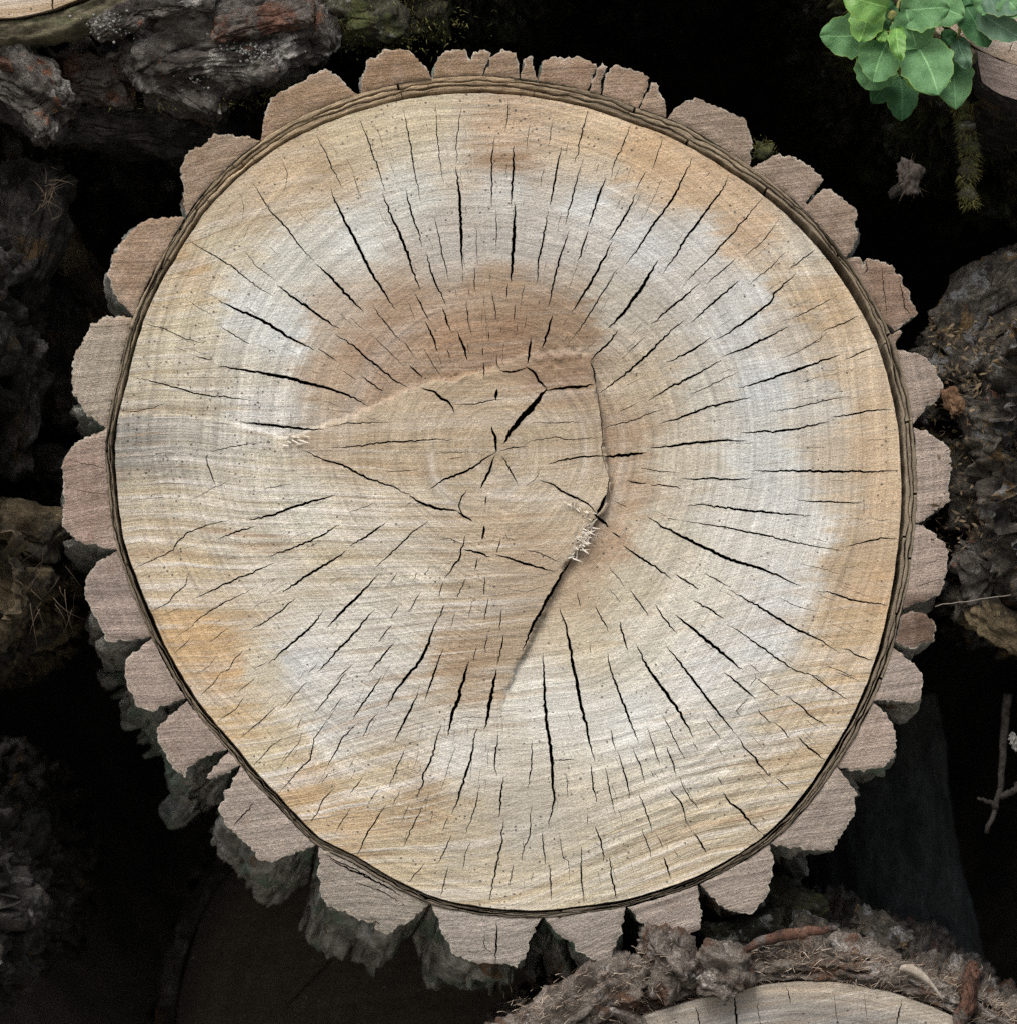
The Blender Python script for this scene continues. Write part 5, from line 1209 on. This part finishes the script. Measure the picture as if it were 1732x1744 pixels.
    chunk("knob", 1548, 302, .09, (17, 24), 15, M['web'], r3, 180, .009, .4, 4, .8, .2)
    chunk("tail", 1526, 325, .09, (16, 7), -32, M['dark_bark'], r3, 181, .004, .4, 3, .8)
    roots, dirs = [], []
    for k in range(46):
        a = rs.uniform(0, 6.28); roots.append(W(1548 + 12 * math.cos(a), 304 + 18 * math.sin(a), .085)); dirs.append((math.cos(a), -.4, -math.sin(a) - .3))
    strands("threads", roots, dirs, .013, .00028, M['fibre'], r3, 23, .6, .8, 5)
    # moss tuft on the rim
    r4 = empty("moss_tuft", W(1300, 262, .05), "little green moss tuft on the bark rim at the upper right", "moss")
    chunk("cushion", 1298, 258, .05, (14, 14), 0, M['moss_bark'], r4, 182, .008, .3, 3, .8)
    roots, dirs = [], []
    for k in range(160): roots.append(W(1298 + rs.normal() * 9, 256 + rs.normal() * 8, .045)); dirs.append((rs.normal() * .7, -.4, .6 + rs.normal() * .6))
    strands("blades", roots, dirs, .007, .0004, M['moss'], r4, 24)

# ------------------------------------------------------------------ leaves
LT = 372 / 1707.0
def lp(x, y): return 1360 + x * LT, y * LT
def leaf_mesh(parent, base, tip, width, y0, tilt, mat, seed, cup=0.25, twist=0.0):
    """ovate poplar leaf: base and tip in px, width in px, tilt = how far the tip comes forward (m)"""
    rs = np.random.RandomState(seed)
    b = np.array(base); t = np.array(tip); ax = t - b; L = np.linalg.norm(ax); ax /= L; sd = np.array([-ax[1], ax[0]])
    n, m = 22, 11; vv, uvs, ff = [], [], []
    ph = rs.uniform(0, 6.28); skew = rs.uniform(-.08, .08)
    for i in range(n):
        v = i / (n - 1)
        w = (math.sin(math.pi * v ** 0.74) ** 0.52) * (1 - 0.06 * v) if 0 < v < 1 else 0
        if v > 0.86: w *= 1 - 0.25 * (v - 0.86) / 0.14
        w = w * width / 2 * 1.08 + 0.15
        wav = 1 + 0.055 * math.sin(v * 21 + ph) + 0.03 * math.sin(v * 37 + 2 * ph)
        for j in range(m):
            u = 2 * j / (m - 1) - 1
            ww = w * (wav if abs(u) > .7 else 1)
            p = b + ax * (L * v) + sd * (u * ww + skew * L * math.sin(math.pi * v))
            z = y0 - tilt * v + 0.02 * cup * (1 - (2 * v - 1) ** 2) * -.5 - cup * abs(u) * ww * S * 0.9 + twist * u * ww * S
            z += 0.0022 * math.sin(6 * v + 2 * u + ph) * abs(u) + 0.0012 * math.sin(14 * v - 3 * abs(u) + ph)
            vv.append(W(p[0], p[1], z)); uvs.append((u, v, max(abs(u), abs(2 * v - 1) ** 3)))
    for i in range(n - 1):
        for j in range(m - 1): ff.append((i * m + j, i * m + j + 1, (i + 1) * m + j + 1, (i + 1) * m + j))
    o = mesh_obj("leaf", vv, ff, mat, parent); set_attr(o, "leaf_uv", 'FLOAT_VECTOR', np.array(uvs))
    return o

def build_plant():
    G1 = mat_leaf("leaf_mid_green", (0.10, 0.23, 0.095), (0.15, 0.305, 0.14)); G2 = mat_leaf("leaf_fresh_green", (0.12, 0.27, 0.07), (0.19, 0.36, 0.10), 0.33)
    G3 = mat_leaf("leaf_deep_green", (0.03, 0.10, 0.038), (0.05, 0.14, 0.055)); G4 = mat_leaf("leaf_grey_green", (0.07, 0.15, 0.09), (0.11, 0.20, 0.13), 0.5)
    r = empty("leafy_sprout", W(1520, 50, .04), "bright green leafy shoot hanging in front of the black gap, upper right", "plant")
    L = [((560, 255), (160, 275), 330, .005, .02, G1, .25), ((690, 330), (580, 640), 330, -.012, .015, G1, .2), ((640, 430), (520, 700), 330, .012, .02, G1, .2), ((905, 330), (1090, 745), 400, -.02, .02, G1, .2), ((790, 90), (1180, 60), 330, -.03, .012, G1, .25),
         ((1050, 30), (1295, 130), 270, -.005, .02, G1, .3), ((700, 60), (340, -40), 300, -.03, .012, G2, .3), ((560, 40), (470, 330), 260, -.02, .02, G2, -.35), ((765, 200), (800, 480), 130, -.035, .015, G2, .5), ((1170, 380), (1225, 855), 300, .02, .02, G1, .25),
         ((790, 590), (800, 945), 250, .03, .02, G3, .25), ((760, 600), (565, 805), 190, .035, .015, G3, .3), ((690, 250), (680, -30), 150, .01, .01, G3, .2), ((1110, 300), (1235, 270), 130, .02, .01, G3, .2), ((1000, 560), (990, 735), 330, .0, .01, G2, .1), ((920, 380), (830, 60), 330, -.024, .01, G1, .25), ((1130, 470), (1190, 620), 220, .016, .01, G3, .2),
         ((620, 240), (700, 330), 90, -.015, .01, G2, .4), ((980, 20), (880, -190), 240, .0, .01, G1, .2), ((560, 10), (500, -200), 260, .0, .01, G1, .2)]
    leaves = []
    for i, (b, t, w, y, tl, m, cup) in enumerate(L):
        leaves.append(leaf_mesh(r, lp(*b), lp(*t), w * LT, y, tl, m, 200 + i, cup, random.uniform(-.25, .25)))
    o = chunk("bud", *lp(728, 122), -.03, (6, 9), 20, M['stem'], r, 190, .003, .15, 3, .9)
    for i, pts in enumerate([[lp(740, 250), lp(740, 150), lp(780, 40), lp(820, -120)], [lp(740, 240), lp(640, 262), lp(545, 260)], [lp(735, 245), lp(690, 330), lp(650, 470)], [lp(745, 235), lp(800, 200), lp(830, 170)], [lp(745, 240), lp(850, 300), lp(905, 335)], [lp(745, 240), lp(770, 420), lp(790, 600)], [lp(745, 240), lp(1000, 330), lp(1170, 385)]]):
        q = [W(p[0], p[1], .0 + (0.02 if i == 0 else -.012) * k / len(pts)) for k, p in enumerate(pts)]
        v, f = tube(wob(q, 14, .0002, 30 + i), [.0016 if i == 0 else .0008] * 14, 6); mesh_obj("stem" if i == 0 else "leaf_stalk", v, f, M['stem'], r if i == 0 else leaves[(0, 0, 1, 4, 3, 10, 9)[i]])
    r = empty("leafy_sprout", W(1690, 0, .01), "darker leafy sprig at the top right corner over the pinkish log rim", "plant")
    L = [((1300, 40), (1480, 370), 240, .0, .01, G3, .25), ((1400, 90), (1740, 300), 240, -.012, .012, G4, .2), ((1420, -20), (1760, 60), 260, -.02, .012, G4, .25), ((1240, 290), (1330, 545), 150, .01, .01, G4, .5), ((1280, -20), (1440, 130), 180, .012, .01, G3, .2), ((1500, -80), (1420, 120), 220, -.015, .01, G1, .2), ((1600, -60), (1760, 120), 220, -.025, .01, G1, .2)]
    for i, (b, t, w, y, tl, m, cup) in enumerate(L):
        leaf_mesh(r, lp(*b), lp(*t), w * LT, y - .01, tl, m, 240 + i, cup, random.uniform(-.2, .2))
    v, f = tube(wob([W(*lp(1240, 330), .0), W(*lp(1290, 60), .0), W(*lp(1400, -60), .0)], 12, .0002, 50), [.0014] * 12, 6); mesh_obj("stem", v, f, M['stem'], r)

build_setting()
build_main_log()
build_top_left_log()
build_left_logs()
build_bottom_logs()
build_right_log()
build_top_logs()
build_plant()
